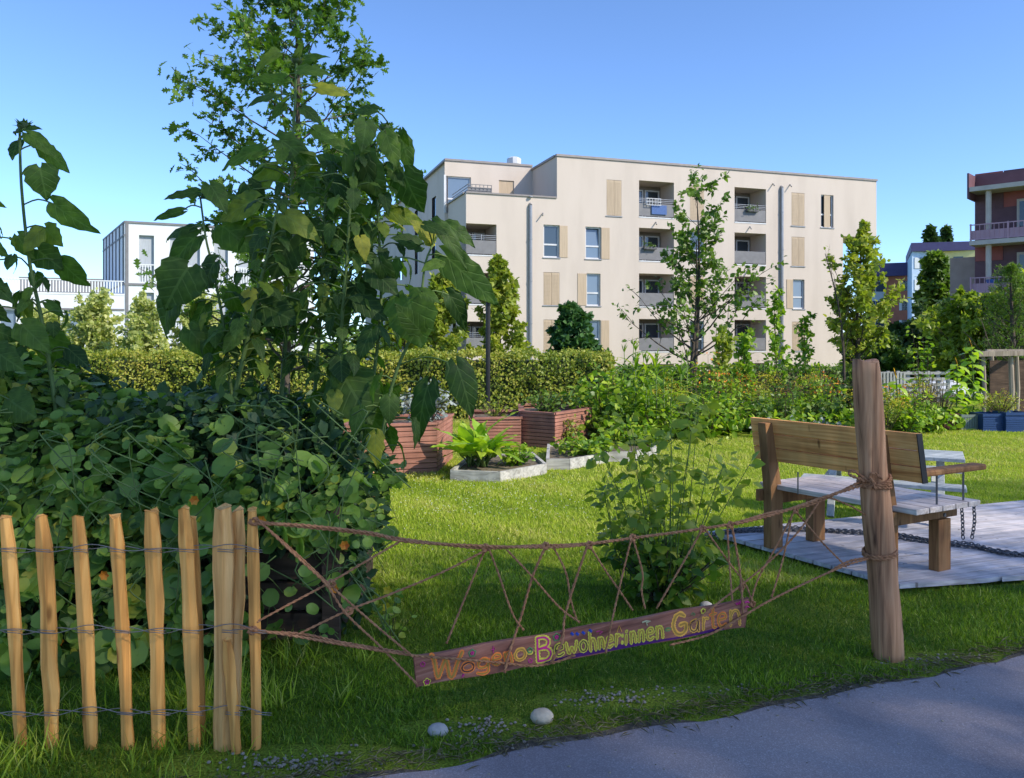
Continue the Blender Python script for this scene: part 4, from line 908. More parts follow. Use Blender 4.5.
q0 = gp(555, 449); planter('raised_planter', 'dark reddish brown square planter box with one sunlit side, left of the tall green bush', [gp(520, 446), q0, (gp(592, 441)[0], gp(592, 441)[1]), (gp(592, 441)[0] - .7, 13.6), (gp(520, 446)[0], 13.4)], .50, M['plum'], capw=.07)
def lowbed(label, pts, z=.13): return planter('low_bed_frame', label, pts, z, M['greywood'], planks=1, capw=0)
lowbed('low grey board frame round the big chard plant', [gp(450, 481), gp(500, 483), gp(547, 474), (gp(547, 474)[0] - .15, 10.6), (-.55, 10.3)])
lowbed('low pale board frame of the second vegetable bed, behind and right of the chard', [gp(546, 470), gp(570, 470), gp(608, 463), (1.35, 11.6), (.5, 11.3)], .14)
lowbed('low pale board frame of the third vegetable bed, in front of the tall bush', [gp(606, 462), gp(633, 462), gp(657, 457), (2.1, 12.6), (1.35, 12.4)], .14)
# ------------------------------------------------------------------ crates
M['cblue'] = mat('blue_crate_plastic', (.02, .055, .16), .5, 4); M['cgrey'] = mat('grey_green_crate_plastic', (.16, .20, .18), .6, 4); M['cbrown'] = mat('brown_crate_plastic', (.10, .035, .025), .6, 4); M['white2'] = mat('white_paint', (.6, .6, .6), .6, 4)
def crate(x0, x1, yb, m, label, h=.30, lattice=False):
    a = gnd(x0, yb); b = gnd(x1, yb); w = b.x - a.x - .02; t = thing('garden_crate', (a.x + w / 2, a.y, 0), label, 'crate', 'plastic crates planted up along the lawn edge'); mb = MB(); D_ = .4; x = a.x; y = a.y
    for z in ((0, .05), (h - .05, h)): mb.box(x, x + w, y, y + .02, *z); mb.box(x, x + w, y + D_ - .02, y + D_, *z); mb.box(x, x + .02, y + .021, y + D_ - .021, *z); mb.box(x + w - .02, x + w, y + .021, y + D_ - .021, *z)
    mb.build('rim', m, t); mb = MB()
    if lattice:
        n = 7
        for k in range(n): mb.box(x + .02 + (w - .04) * k / n, x + .02 + (w - .04) * k / n + .035, y + .004, y + .016, .052, h - .052)
        for z in (.1, .17, .23): mb.box(x + .01, x + w - .01, y + .0165, y + .021, z, z + .03)
    else:
        for k in range(5): mb.box(x + .006, x + w - .006, y + .004, y + .016, .056 + k * .038, .086 + k * .038)
        mb.box(x + .005, x + w - .005, y + .017, y + .02, .05, h - .05)
    for k in (0, w - .018): mb.box(x + k + .002, x + k + .016, y + .022, y + D_ - .022, .052, h - .052)
    mb.box(x + .005, x + w - .005, y + D_ - .018, y + D_ - .006, .052, h - .052); mb.build('side_wall', m, t)
    mb = MB(); mb.box(x + .022, x + w - .022, y + .022, y + D_ - .022, .02, h - .05); mb.build('soil', M['soil'], t)
crate(944, 961, 430, M['cbrown'], 'dark brown plastic crate at the left end of the row of crates', .29); crate(961.5, 982, 430.5, M['cgrey'], 'grey-green lattice plastic crate between the brown and blue crates', .28, True)
crate(983, 1005, 431.5, M['cblue'], 'dark blue slatted crate right of the grey lattice crate', .31); crate(1006, 1030, 432, M['cblue'], 'dark blue slatted crate at the right edge of the photo', .34)
# ------------------------------------------------------------------ pergola
M['bleached'] = wood('bleached_pergola_wood', (.20, .16, .12), (.32, .27, .21), (.42, .36, .29), (20, 20, 1.5))
M['darkwood'] = wood('dark_bed_wood', (.04, .026, .018), (.08, .052, .036), (.12, .08, .055), (2, 20, 20))
pg = thing('pergola', (9.4, 16, 0), 'bleached wooden pergola frame with dark interior, beyond the crates at the right edge', 'pergola')
for px, Y, w in ((983.5, 16, 4), (1011, 16, 5), (1017, 16.6, 4), (1050, 16, 5), (992, 18.2, 4), (1040, 18.2, 4)):
    x = at(px, 0, Y).x; mb = MB(); mb.tube([(x, Y, 0), (x + .02, Y, .6), (x, Y + .01, 1.26)], [w / 2 / 800 * Y * .95, w / 2 / 800 * Y, w / 2 / 800 * Y * .9], 8); mb.build('post', M['bleached'], pg)
mb = MB(); mb.beam(at(978, 354, 15.9), at(1070, 352, 15.9), .10, .10); mb.beam(at(983, 354, 15.9), at(992, 352, 18.3), .08, .08); mb.beam(at(1012, 354, 15.9), at(1022, 352, 18.3), .08, .08); mb.beam(at(986, 351, 18.2), at(1062, 351, 18.2), .08, .08); mb.build('top_beam', M['bleached'], pg)
mb = MB(); a = at(990, 0, 17.6); mb.obox((a.x, 17.6, 0), (1.6, 0, 0), (0, .03, 0), (0, 0, 1.15)); mb.build('shade_panel', M['darkwood'], pg)  # dark sheet standing in for the shade inside the pergola
# ------------------------------------------------------------------ lamp post
lp = thing('lamp_post', (at(488, 0, 15.4).x, 15.4, 0), 'slim dark lamp post rising behind the low hedge left of the fir', 'lamp post')
x = lp.location.x; mb = MB(); mb.tube([(x, 15.4, 0), (x, 15.4, 2.35)], .045, 10); mb.build('pole', M['black'], lp)
mb = MB(); mb.tube([(x, 15.4, 2.34), (x, 15.4, 2.39), (x, 15.4, 2.43)], [.16, .19, .12], 14); mb.build('lamp_head', M['black'], lp)
# wooden stake at the right end of the overgrown bed
st = MB(); a = gnd(372, 524); b = at(366, 440, a.y); st.tube([a, a.lerp(b, .5), b], [.058, .055, .052], 10); so = st.build('wooden_post', M['log'], smooth=True); tag(so, 'round wooden post standing at the right side of the sunflowers', 'post')
# ------------------------------------------------------------------ white fence and parked car in the distance
M['whitefence'] = mat('white_fence_paint', (.34, .34, .32), .6, 4)
wf = thing('white_fence', (at(910, 0, 24).x, 24, gz(0, 24)), 'low white rail fence in front of the silver car in the distance', 'fence')
zt = at(0, 371, 24).z; xa = at(868, 0, 24).x; xb = at(948, 0, 24).x
for k in range(9): x = xa + (xb - xa) * k / 8; mb = MB(); mb.box(x - .04, x + .04, 23.96, 24.04, -.9, zt); mb.build('post', M['whitefence'], wf)
mb = MB(); 
for k in range(5): mb.box(xa, xb, 23.9, 23.93, zt - .1 - k * .17, zt - .02 - k * .17)
for k in range(10): x = xa + .1 + k * .1; mb.box(x, x + .06, 23.86, 23.88, zt - .75, zt - .03)
mb.build('rail', M['whitefence'], wf)
M['silver'] = mat('silver_car_paint', (.45, .46, .48), .25, 2, metal=.5, spec=.6); M['tyre'] = mat('tyre_rubber', (.02, .02, .02), .9, 10)
cz = gz(0, 28); cxm = at(917, 0, 28).x
car = thing('parked_car', (cxm, 28, cz), 'silver parked car almost hidden behind the white fence and flowers', 'car')
def carbody():
    mb = MB(); prof = [(-2.1, .35), (-2.15, .7), (-1.9, .9), (-1.2, .98), (-.6, 1.4), (.9, 1.45), (1.6, 1.05), (2.1, .98), (2.2, .6), (2.15, .35)]; n = len(prof); vs = []
    for (y, k) in ((-.85, 1), (.85, 1)):
        for (x, z) in prof: vs.append((cxm + x, 28 + y * (.82 if z > 1.2 else 1), cz + z))
    fs = [tuple(range(n)), tuple(range(2 * n - 1, n - 1, -1))] + [(i, n + i, n + (i + 1) % n, (i + 1) % n) for i in range(n)]
    mb.add(vs, fs); return mb.build('body', M['silver'], car, bevel=.05)
carbody()
mb = MB()
for (p) in ([(-1.1, .99), (-.55, 1.36), (.1, 1.38), (.1, .99)], [(.16, .99), (.16, 1.38), (.85, 1.38), (1.45, 1.04)]):
    mb.add([(cxm + x, 28 - .862 + (z - .98) * .37, cz + z) for x, z in p], [(3, 2, 1, 0)])
mb.build('side_window', M['glass'], car)
for x in (-1.35, 1.35):
    for y in (-.86, .72): mb = MB(); mb.tube([(cxm + x, 28 + y, cz + .32), (cxm + x, 28 + y + .18, cz + .32)], .32, 18); w = mb.build('wheel', M['tyre'], car); mb = MB(); mb.tube([(cxm + x, 28 + y - .01, cz + .32), (cxm + x, 28 + y + .19, cz + .32)], .19, 12); mb.build('rim', M['silver'], w)
# ------------------------------------------------------------------ stones and gravel
M['stone'] = mat('pale_pebble', [(0.3, (.46, .37, .26)), (.7, (.62, .52, .38))], .85, 20, bump=.4)
M['gravel'] = mat('dull_gravel', [(0.3, (.16, .13, .095)), (.7, (.42, .36, .28))], .9, 40)
M['stoneg'] = mat('grey_pebble', [(0.3, (.38, .34, .30)), (.7, (.52, .47, .42))], .85, 20, bump=.4)
def stone(px, py, w, h, m, label, name='stone'):
    g = gnd(px, py); s = w / F * g.y / 2; mb = MB(); mb.blob((g.x, g.y, h / F * g.y * .40), (s, s * .8, h / F * g.y * .55), 14, 9, .04); o = mb.build(name, m, smooth=True)
    o.data.polygons.foreach_set('use_smooth', [True] * len(o.data.polygons)); tag(o, label, 'stone')
stone(542, 722, 24, 14, M['stone'], 'smooth tan pebble on the verge, the larger one, right of the grey stone'); stone(438, 735, 21, 12, M['stoneg'], 'pale grey stone in the grass at the path edge, left of the tan pebble')
stone(706, 609, 13, 8, M['stoneg'], 'pale stone lying under the leafy shrub behind the sign')
mb = MB()
for k in range(70):
    x = random.uniform(-.6, 2.6); y = edgeY(x) - abs(random.gauss(0, .35)) - .03; s = random.uniform(.002, .007); mb.blob((x, y, .013), (s, s * .8, s * .6), 6, 4, .2)
for cx, cy, n, sx, sy in ((615, 700, 130, 50, 9), (480, 728, 90, 40, 9), (300, 765, 160, 70, 8), (960, 660, 40, 40, 5), (540, 745, 80, 200, 6), (760, 690, 60, 150, 5), (905, 662, 30, 30, 5)):
    for k in range(n):
        g = gnd(random.gauss(cx, sx * .5), max(600, random.gauss(cy, sy * .6)))
        if g.y < edgeY(g.x) - .03: continue
        s = random.uniform(.0025, .0085); mb.blob((g.x, g.y, s * .5 + .004), (s, s, s * .6), 6, 4, .2)
g_ = mb.build('verge_gravel', M['gravel']); tag(g_, 'grey gravel scattered in the bare patches along the path edge', 'gravel', kind='stuff')
SHADE = [(0.5, 4.5, 15, 1.7), (0.6, 3.3, 15, 2.5), (-2.3, 3.8, 15, 2.3), (-4.8, 5.8, 15, 2.5), (-7.0, 7.2, 15, 2.6), (3.0, 5.3, 15, 2.3), (6.0, 7.4, 15, 2.3), (1.8, 1.4, 15, 2.6), (-1.6, 1.3, 15, 2.6), (4.6, 3.0, 15, 2.6), (-4.8, 2.6, 15, 2.6), (7.8, 5.2, 15, 2.6), (9.4, 9.2, 15, 2.2)]
# ------------------------------------------------------------------ foliage materials
LM = {}
LM['sun'] = leafmat('sunflower_leaf', [(.024, .056, .012), (.05, .10, .018), (.095, .165, .024), (.34, .32, .04)], .38, .58, spec=.25, veins=True, tcol=(1.7, 2.1, .5))
LM['nast'] = leafmat('nasturtium_leaf', [(.06, .12, .028), (.14, .245, .045), (.26, .38, .065), (.45, .43, .06)], .30, .45, tcol=(1.5, 1.9, .6), spec=.32)
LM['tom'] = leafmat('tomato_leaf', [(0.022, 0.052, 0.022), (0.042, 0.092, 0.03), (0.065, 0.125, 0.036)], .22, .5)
LM['oak'] = leafmat('oak_leaf', [(0.04, 0.095, 0.014), (0.08, 0.16, 0.02), (0.15, 0.25, 0.03)], .38, .4)
LM['shrub'] = leafmat('shrub_leaf', [(.15, .22, .025), (.24, .31, .035), (.36, .38, .05)], .40, .45)
LM['yel'] = leafmat('yellowing_leaf', [(.17, .235, .03), (.27, .33, .045), (.40, .39, .07)], .42, .5, tcol=(1.4, 1.5, .5))
LM['mid'] = leafmat('tree_leaf', [(0.06, 0.12, 0.022), (0.11, 0.19, 0.03), (0.18, 0.27, 0.04)], .35, .45)
LM['dark'] = leafmat('dark_tree_leaf', [(0.025, 0.055, 0.016), (0.045, 0.09, 0.022), (0.075, 0.13, 0.03)], .25, .5)
LM['fir'] = leafmat('dark_fir_leaf', [(0.025, 0.08, 0.02), (0.045, 0.12, 0.03), (0.08, 0.17, 0.045)], .2, .5)
LM['hedge'] = leafmat('hornbeam_hedge_leaf', [(0.13, 0.19, 0.03), (0.22, 0.28, 0.035), (0.34, 0.34, 0.05), (.32, .27, .05)], .30, .5)
LM['pale'] = leafmat('pale_willow_leaf', [(0.26, 0.3, 0.11), (0.38, 0.42, 0.14), (0.5, 0.5, 0.2)], .35, .5)
LM['lime'] = leafmat('bright_bed_leaf', [(.06, .14, .014), (.19, .33, .028), (.40, .50, .05)], .42, .42, tcol=(1.4, 1.5, .4))
LM['chard'] = leafmat('chard_leaf', [(0.2, 0.36, 0.03), (0.3, 0.46, 0.04), (0.4, 0.52, 0.06)], .42, .35, tcol=(1.4, 1.5, .4))
LM['silver'] = leafmat('silvery_leaf', [(.16, .20, .19), (.26, .30, .28), (.36, .40, .38)], .15, .6, tcol=(1, 1, 1))
LM['grass'] = leafmat('grass_blade', [(.075, .15, .016), (.19, .30, .024), (.42, .52, .04), (.50, .48, .15)], .38, .5, tcol=(1.3, 1.4, .5), spec=.25)
LM['strawy'] = leafmat('dry_stalk', [(.18, .15, .07), (.28, .23, .11), (.36, .30, .16)], .2, .8, tcol=(1, 1, 1))
LM['goldfl'] = leafmat('golden_flower', [(.45, .36, .02), (.62, .48, .03), (.70, .58, .06)], .3, .6, tcol=(1, 1, .8))
LM['orfl'] = leafmat('orange_flower', [(.60, .14, .02), (.75, .24, .02), (.80, .36, .04)], .3, .6, tcol=(1, 1, .8))
LM['petal'] = leafmat('sunflower_petal', [(.70, .42, .01), (.80, .52, .02)], .3, .5, tcol=(1, 1, .6))
LM['white'] = leafmat('white_flower', [(.6, .6, .55), (.75, .75, .7)], .2, .6, tcol=(1, 1, 1))
LM['redl'] = leafmat('reddening_leaf', [(.25, .06, .02), (.35, .13, .03), (.25, .2, .03)], .3, .5, tcol=(1.2, 1, .6))
M['stem'] = mat('green_stem', [(0.3, (.07, .12, .03)), (.7, (.12, .18, .05))], .6, 12); M['stemd'] = mat('dull_green_stem', (.05, .085, .03), .6, 12)
M['bark'] = mat('grey_brown_bark', [(0.3, (.045, .034, .026)), (.7, (.10, .08, .062))], .9, 14, (1, 1, .25), bump=.8, bscale=30, bdist=.01)
M['woody'] = mat('woody_twig', (.07, .05, .035), .8, 14); M['seed'] = mat('sunflower_seed_disc', (.05, .03, .012), .9, 60, bump=.8); M['nfl'] = mat('nasturtium_flower', (.75, .22, .02), .6, 20)

# ------------------------------------------------------------------ trees
def grow_tree(name, label, cat, base, h, R, prof, nb, leafm, ls, npt, tmpl, tr=.05, t0=.15, elev=45, lean=(0, 0), group=None, sub=4, seed=1, bark=None, leafj=.12, trunks=1, curve=.15, spread=None, jitr=.25, zmul=1):
    r = random.Random(seed); g = np.random.default_rng(seed); base = Vector(base)
    t = thing(name, tuple(base), label, cat, group); mb = MB(); LP = []; LD = []
    for tk in range(trunks):
        b0 = base + Vector((r.uniform(-.12, .12) * (tk > 0), r.uniform(-.1, .1) * (tk > 0), 0)); hh = h * (1 if tk == 0 else r.uniform(.7, .9)); ln = Vector((lean[0] + (r.uniform(-.15, .15) * R if tk else 0), lean[1], 0))
        tp_ = [b0 + Vector((ln.x * k * k + math.sin(k * 5 + seed) * .012 * h, ln.y * k * k + math.cos(k * 4 + seed) * .01 * h, hh * k)) for k in np.linspace(0, 1, 10)]
        mb.tube(tp_, [tr * (1 - .88 * k) + .003 for k in np.linspace(0, 1, 10)], 8)
        for i in range(nb // trunks):
            k = t0 + (1 - t0) * (i + r.random() * .8) / (nb / trunks); k = min(k, .99); f = k * 9; j = min(int(f), 8); P0 = tp_[j].lerp(tp_[j + 1], f - j)
            az = i * 2.399 + r.uniform(-.5, .5) + tk; L_ = R * prof((k - t0) / (1 - t0)) * r.uniform(.7, 1.12); el = math.radians(elev * (.6 + .6 * k) + r.uniform(-12, 12))
            d = Vector((math.cos(az) * math.cos(el), math.sin(az) * math.cos(el), math.sin(el)))
            if L_ < .05: continue
            pts = [P0]; dd = d.copy()
            for q in range(4): dd = (dd + Vector((r.uniform(-.2, .2), r.uniform(-.2, .2), curve))).normalized(); pts.append(pts[-1] + dd * L_ / 4)
            br = max(tr * .35 * (1 - k) + .004, .004) * (1 if L_ < 1.5 else 1.3); mb.tube(pts, [br * (1 - .8 * q / 4) for q in range(5)], 5, cap=False)
            for q in range(sub):
                s = .25 + .75 * (q + r.random()) / sub; fi = min(s * 4, 3.999); jj = int(fi); A_ = pts[jj].lerp(pts[jj + 1], fi - jj); sd_ = (dd + Vector(g.normal(size=3)) * .8).normalized(); sl2 = L_ * r.uniform(.18, .38)
                B_ = A_ + sd_ * sl2; mb.tube([A_, A_.lerp(B_, .5) + Vector((0, 0, .02)), B_], [br * .4, br * .3, br * .15], 4, cap=False)
                for w in range(npt):
                    s2 = r.random() ** .6; LP.append(A_.lerp(B_, s2) + Vector(g.normal(size=3)) * leafj * sl2); LD.append(sd_)
            for w in range(npt // 2): s2 = r.uniform(.4, 1); fi = min(s2 * 4, 3.999); jj = int(fi); LP.append(pts[jj].lerp(pts[jj + 1], fi - jj) + Vector(g.normal(size=3)) * leafj * .15 * L_); LD.append(dd)
    mb.build('trunk', bark or M['bark'], t, smooth=True)
    LP = np.array([tuple(p) for p in LP]); LD = np.array([tuple(p) for p in LD]); n = len(LP)
    # clumpy colour
    cl = .5 + .5 * np.sin(LP[:, 0] * 3.1 / max(R, .5) * 2 + seed) * np.sin(LP[:, 2] * 2.3 / max(R, .5) * 2 + LP[:, 1])
    rn = np.clip(.45 * cl + .55 * g.random(n), 0, 1)
    T = LD * .5 + rdir(n, -.15) * .9; leaves('crown', LP, T, rdir(n, 1.0), ls * (.7 + .6 * g.random(n)), tmpl, leafm, t, rn); return t
cone = lambda k: (1 - k) ** .75 * .95 + .06
oval = lambda k: math.sin(math.pi * min(max(k * .9 + .1, 0), 1)) ** .6
egg = lambda k: (math.sin(math.pi * (k ** .75 * .92 + .06))) ** .7
b_ = at(291, 400, 8.6)
grow_tree('oak_tree', 'slender young oak with lobed leaves rising out of frame behind the sunflowers', 'tree', (b_.x, 8.6, 0), 5.6, 1.35, lambda k: (.95 if k < .6 else .95 - (k - .6) * 1.2) + .04, 60, LM['oak'], .10, 24, TL, tr=.06, t0=.22, elev=22, seed=4, sub=5, curve=.10)
b_ = at(697, 400, 19)
grow_tree('young_tree', 'young green tree with airy crown and two thin trunks, in front of the beige facade', 'tree', (b_.x, 19, 0), 5.1, 1.95, lambda k: .95 + .15 * math.sin(k * 9) - .62 * k, 44, LM['mid'], .13, 11, TD, tr=.06, t0=.22, elev=32, seed=11, trunks=2, sub=5)
b_ = at(858, 400, 18)
grow_tree('young_tree', 'young tree with yellowing crown left of the brick block, bare twigs on its left', 'tree', (b_.x, 18, 0), 4.05, 1.15, lambda k: .85 + .3 * math.sin(k * 4) - .5 * k, 44, LM['yel'], .12, 22, TD, tr=.07, t0=.28, elev=52, lean=(.1, 0), seed=21, trunks=2, sub=5)
b_ = at(846, 400, 17.6)
grow_tree('bare_tree', 'almost leafless twiggy young tree beside the yellowing tree', 'tree', (b_.x, 17.6, 0), 3.5, .8, lambda k: .9 - .5 * k, 16, LM['yel'], .08, 1, TD, tr=.04, t0=.3, elev=66, lean=(-.45, 0), seed=5, sub=3, curve=.25)
for (px, Y, pyt, R_, lab, m_, pr, sd_, nb_, ls_) in (
    (573, 24, 309, 1.25, 'dark green broad conical tree behind the hedge, against the beige facade', 'fir', cone, 31, 60, .20),
    (500, 31, 262, 1.35, 'bright yellow-green tree behind the lamp post, beside the beige facade', 'yel', egg, 32, 50, .2),
    (443, 31, 280, 1.5, 'bright yellow-green tree behind the hedge, left of the lamp post', 'yel', egg, 33, 50, .2),
    (405, 34, 300, 1.5, 'yellow-green tree behind the hedge nearest the big sunflower cluster', 'yel', egg, 34, 40, .2)):
    b_ = at(px, 400, Y); z0 = gz(0, Y); grow_tree('conical_tree' if m_ == 'fir' else 'small_tree', lab, 'tree', (b_.x, Y, z0), at(px, pyt, Y).z - z0, R_, pr, nb_, LM[m_], ls_, 26, TD, tr=.08, t0=.15, elev=25 if m_ == 'fir' else 40, seed=sd_, sub=5)
for i, (px, Y, pyt, R_, m_, npt_, lab) in enumerate((
    (775, 17, 300, .6, 'lime', 7, 'thin yellow-green sapling in the flower bed, right of the two-trunked tree'), (805, 18, 322, .55, 'lime', 6, 'thin sapling with sparse pale leaves, left of the yellowing tree'), (745, 16, 345, .5, 'lime', 8, 'low leafy sapling just right of the two-trunked tree'), (722, 15, 340, .5, 'yel', 8, 'reddish-tipped sapling in front of the two-trunked tree'))):
    b_ = at(px, 400, Y); grow_tree('sapling', lab, 'tree', (b_.x, Y, 0), at(px, pyt, Y).z, R_, lambda k: .9 - .4 * k, 22, LM[m_], .11, npt_, TD, tr=.022, t0=.15, elev=50, seed=50 + i, sub=3)
# right background trees
for i, (px, Y, pyt, R_, m_, lab) in enumerate((
    (936, 48, 258, 1.9, 'mid', 'tall dark green tree in front of the pale blue block'), (905, 42, 330, 1.7, 'dark', 'dark shady tree between the brick block and the white fence'), (952, 36, 320, 2.5, 'dark', 'dark tree left of the clad block, behind the small sunflowers'),
    (975, 30, 305, 2.2, 'shrub', 'light green feathery tree in front of the clad block'), (889, 36, 340, 1.2, 'dark', 'dark rounded tree right of the yellowing tree'), (870, 33, 338, 1.6, 'mid', 'small green tree right behind the yellowing tree'),
    (1012, 24, 268, 1.8, 'pine', 'airy grey-green pine in front of the balconies at the right edge'), (1045, 28, 290, 2.4, 'shrub', 'green tree cut off by the right edge of the photo'))):
    b_ = at(px, 400, Y); z0 = gz(0, Y); mm_ = LM['mid'] if m_ == 'pine' else LM[m_]
    grow_tree('pine_tree' if m_ == 'pine' else 'background_tree', lab, 'tree', (b_.x, Y, z0), at(px, pyt, Y).z - z0, R_, cone if m_ == 'pine' else egg, 55, mm_, (.13 if m_ == 'pine' else .011 * Y * .62), 30 if m_ != 'pine' else 18, TD if m_ != 'pine' else [T_quad(.07, .05)], tr=.12, t0=.1, elev=35, seed=70 + i, sub=6)
for i, (px, Y) in enumerate(((930, 150), (945, 152))):
    b_ = at(px, 400, Y); grow_tree('rooftop_tree', ('dark treetop above the navy roof of the pale blue block, the %s one' % ('left', 'right')[i]), 'tree', (b_.x, Y, -2), at(px, 229, Y).z + 2, 2.6, egg, 40, LM['dark'], .9, 16, TD, tr=.3, t0=.3, elev=40, seed=90 + i, sub=4)
# pale willow-like shrubs behind the hedge at the left
for i, (px, Y, pyt, R_) in enumerate(((95, 20, 322, 1.5), (145, 19, 328, 1.3), (200, 20, 322, 1.5), (250, 21, 330, 1.4), (40, 21, 335, 1.5))):
    b_ = at(px, 400, Y); w_ = ('second from the left', 'third from the left', 'fourth from the left', 'rightmost', 'leftmost')[i]
    grow_tree('willow_shrub', 'pale feathery shrub in front of the white block, %s of five' % w_, 'shrub', (b_.x, Y, gz(0, Y)), at(px, pyt, Y).z, R_, lambda k: 1 - .5 * k, 46, LM['pale'], .11, 30, TD, tr=.03, t0=.03, elev=60, seed=100 + i, sub=5, group='pale shrubs before the white block')

# ------------------------------------------------------------------ hedges
def hedge(name, label, x0, x1, y0, y1, h, z0=0, dens=420, ls=.085, m='hedge'):
    t = thing(name, ((x0 + x1) / 2, y0, z0), label, 'hedge'); P_ = []; Nn_ = []
    Lx = x1 - x0; nF = int(dens * Lx * h); nT = int(dens * Lx * (y1 - y0)); nS = int(dens * h * (y1 - y0))
    a = np.c_[rng.uniform(x0, x1, nF), y0 + rng.normal(0, .05, nF), z0 + rng.uniform(0, h, nF)]; P_.append(a); Nn_.append(np.tile((0, -1, .3), (nF, 1)))
    a = np.c_[rng.uniform(x0, x1, nT), rng.uniform(y0, y1, nT), z0 + h + np.abs(rng.normal(0, .045, nT)) + .03 * np.sin(np.arange(nT))]; P_.append(a); Nn_.append(np.tile((0, -.2, 1), (nT, 1)))
    for xx, sx_ in ((x1, 1), (x0, -1)): a = np.c_[xx + rng.normal(0, .05, nS), rng.uniform(y0, y1, nS), z0 + rng.uniform(0, h, nS)]; P_.append(a); Nn_.append(np.tile((sx_, 0, .3), (nS, 1)))
    P_ = np.concatenate(P_); Nn_ = np.concatenate(Nn_); n = len(P_)
    P_[:, 1] += .09 * np.sin(P_[:, 0] * 2.7) * np.sin(P_[:, 2] * 4 + P_[:, 0]) + .05 * np.sin(P_[:, 0] * 9 + P_[:, 2] * 7); P_[:, 2] += np.where(P_[:, 2] > h + z0 - .05, .035 * np.sin(P_[:, 0] * 6) + .025 * np.sin(P_[:, 0] * 17), 0)
    cl = .5 + .5 * np.sin(P_[:, 0] * 1.9) * np.sin(P_[:, 2] * 3.7 + P_[:, 0] * .7); rn = np.clip(.4 * cl + .6 * rng.random(n), 0, 1)
    leaves('foliage', P_, rdir(n, -.3), Nn_ + rng.normal(0, .55, (n, 3)), ls * (.7 + .6 * rng.random(n)), TD, LM[m], t, rn)
    mb = MB(); mb.box(x0 + .1, x1 - .1, y0 + .12, y1 - .08, z0, z0 + h - .1); mb.build('shade_core', M['core'], t); return t  # solid dark box, coloured as the shade behind the outer leaves
M['core'] = mat('hedge_shade_fill', (.03, .045, .015), .9, 20)  # inner shade of the hedges as a dark green colour
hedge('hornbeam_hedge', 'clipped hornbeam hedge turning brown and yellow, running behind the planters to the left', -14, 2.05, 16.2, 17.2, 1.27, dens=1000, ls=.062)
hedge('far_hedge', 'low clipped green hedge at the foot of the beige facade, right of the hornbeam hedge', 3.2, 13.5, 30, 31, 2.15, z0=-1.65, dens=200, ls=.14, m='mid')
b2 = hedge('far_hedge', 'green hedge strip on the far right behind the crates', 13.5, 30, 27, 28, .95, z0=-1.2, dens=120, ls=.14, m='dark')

# ------------------------------------------------------------------ raised bed and nasturtiums at the left
bed = thing('raised_bed', (-2.2, 4.3, 0), 'dark plank raised bed buried under nasturtiums behind the picket fence', 'raised bed')
mb = MB()
for k in range(4): mb.box(-3.6, -.93, 4.24 + .004 * k, 4.28, k * .16 + .01, k * .16 + .15); mb.box(-.97, -.93, 4.30, 5.35, k * .16 + .01, k * .16 + .15)
mb.build('plank', M['darkwood'], bed); mb = MB(); mb.box(-3.55, -.98, 4.32, 5.3, .02, .60); mb.build('soil', M['soil'], bed)
mb = MB(); mb.box(-.995, -.905, 4.19, 4.235, .0, .72); mb.build('post', M['darkwood'], bed)
topz = lambda px: np.interp(px, [-120, 0, 40, 80, 130, 170, 210, 270, 320, 355, 380], [345, 352, 372, 392, 402, 395, 388, 395, 420, 445, 500])
def mass_points(n, x0, x1, layer):
    """points on the bulging front of the overgrown bed; returns P, outward normal"""
    px = rng.uniform(-120, 378, n); s = rng.random(n); P = np.zeros((n, 3)); Nn = np.zeros((n, 3))
    for i in range(n):
        Yt = 4.5; zt = H - (topz(px[i]) - HY) / F * Yt; a = s[i] * 2.2 - .55          # angle: -.55..1.65 (front-bottom to over the top)
        bul = .28 + .10 * math.sin(px[i] * .031 + 1) + .08 * math.sin(px[i] * .07 + a * 3)
        if a < 0: y = 4.15 - bul * .55 + a * .35 * (px[i] < 250); z = max(.03, zt * .42 + a * zt * .78)
        else: y = 4.15 + .75 - (.75 + bul * .5) * math.cos(a); z = zt * .42 + (zt * .58 - .06) * math.sin(min(a, 1.571))
        edge = max(0, (px[i] - 330) / 48); y += edge * .35
        y += layer; x = (px[i] - 512) / F * y * (1.0 if y < 4.6 else 4.6 / y)
        P[i] = (x, y, z); Nn[i] = (.25 * edge, -math.cos(max(a, -.4)), math.sin(a) + .25)
    return P, Nn
nas = thing('nasturtium', (-2.2, 4.1, 0), 'sprawling nasturtium with round leaves tumbling over the dark plank bed', 'plant')
P_, Nn_ = mass_points(3600, 0, 0, 0)
px_ = P_[:, 0] / P_[:, 1] * F + 512; py_ = HY - (P_[:, 2] - H) / P_[:, 1] * F
keep = ~((px_ > 240) & (py_ > 548) & (rng.random(len(P_)) < .9)) & ~((px_ > 185) & (py_ < 465) & (rng.random(len(P_)) < .8)) & ~((px_ > 366) & (py_ > 545))
P_ = P_[keep]; Nn_ = Nn_[keep]; n = len(P_)
P_ += rng.normal(0, .035, (n, 3)); Nj = nrm(Nn_) * .8 + rng.normal(0, .42, (n, 3)) + np.array([0, 0, .35]); sz = .04 + .09 * rng.random(n) ** 1.8; rn = np.clip(rng.beta(1.6, 2.2, n), 0, 1); rn[rng.random(n) < .03] = 1.0
tt = nrm(np.cross(Nj, rdir(n))); leaves('leaf', P_, tt, Nj, sz, TR, LM['nast'], nas, rn)
nas.children[0]['kind'] = 'stuff'
mb = MB()
for i in range(0, n, 3):
    c = Vector(P_[i]); d = Vector((random.uniform(-.1, .1), .12, random.uniform(-.22, -.06))); mb.tube([c - Vector(Nj[i]).normalized() * .008, c + d * .5 + Vector((0, 0, .01)), c + d], .0022, 4, cap=False)
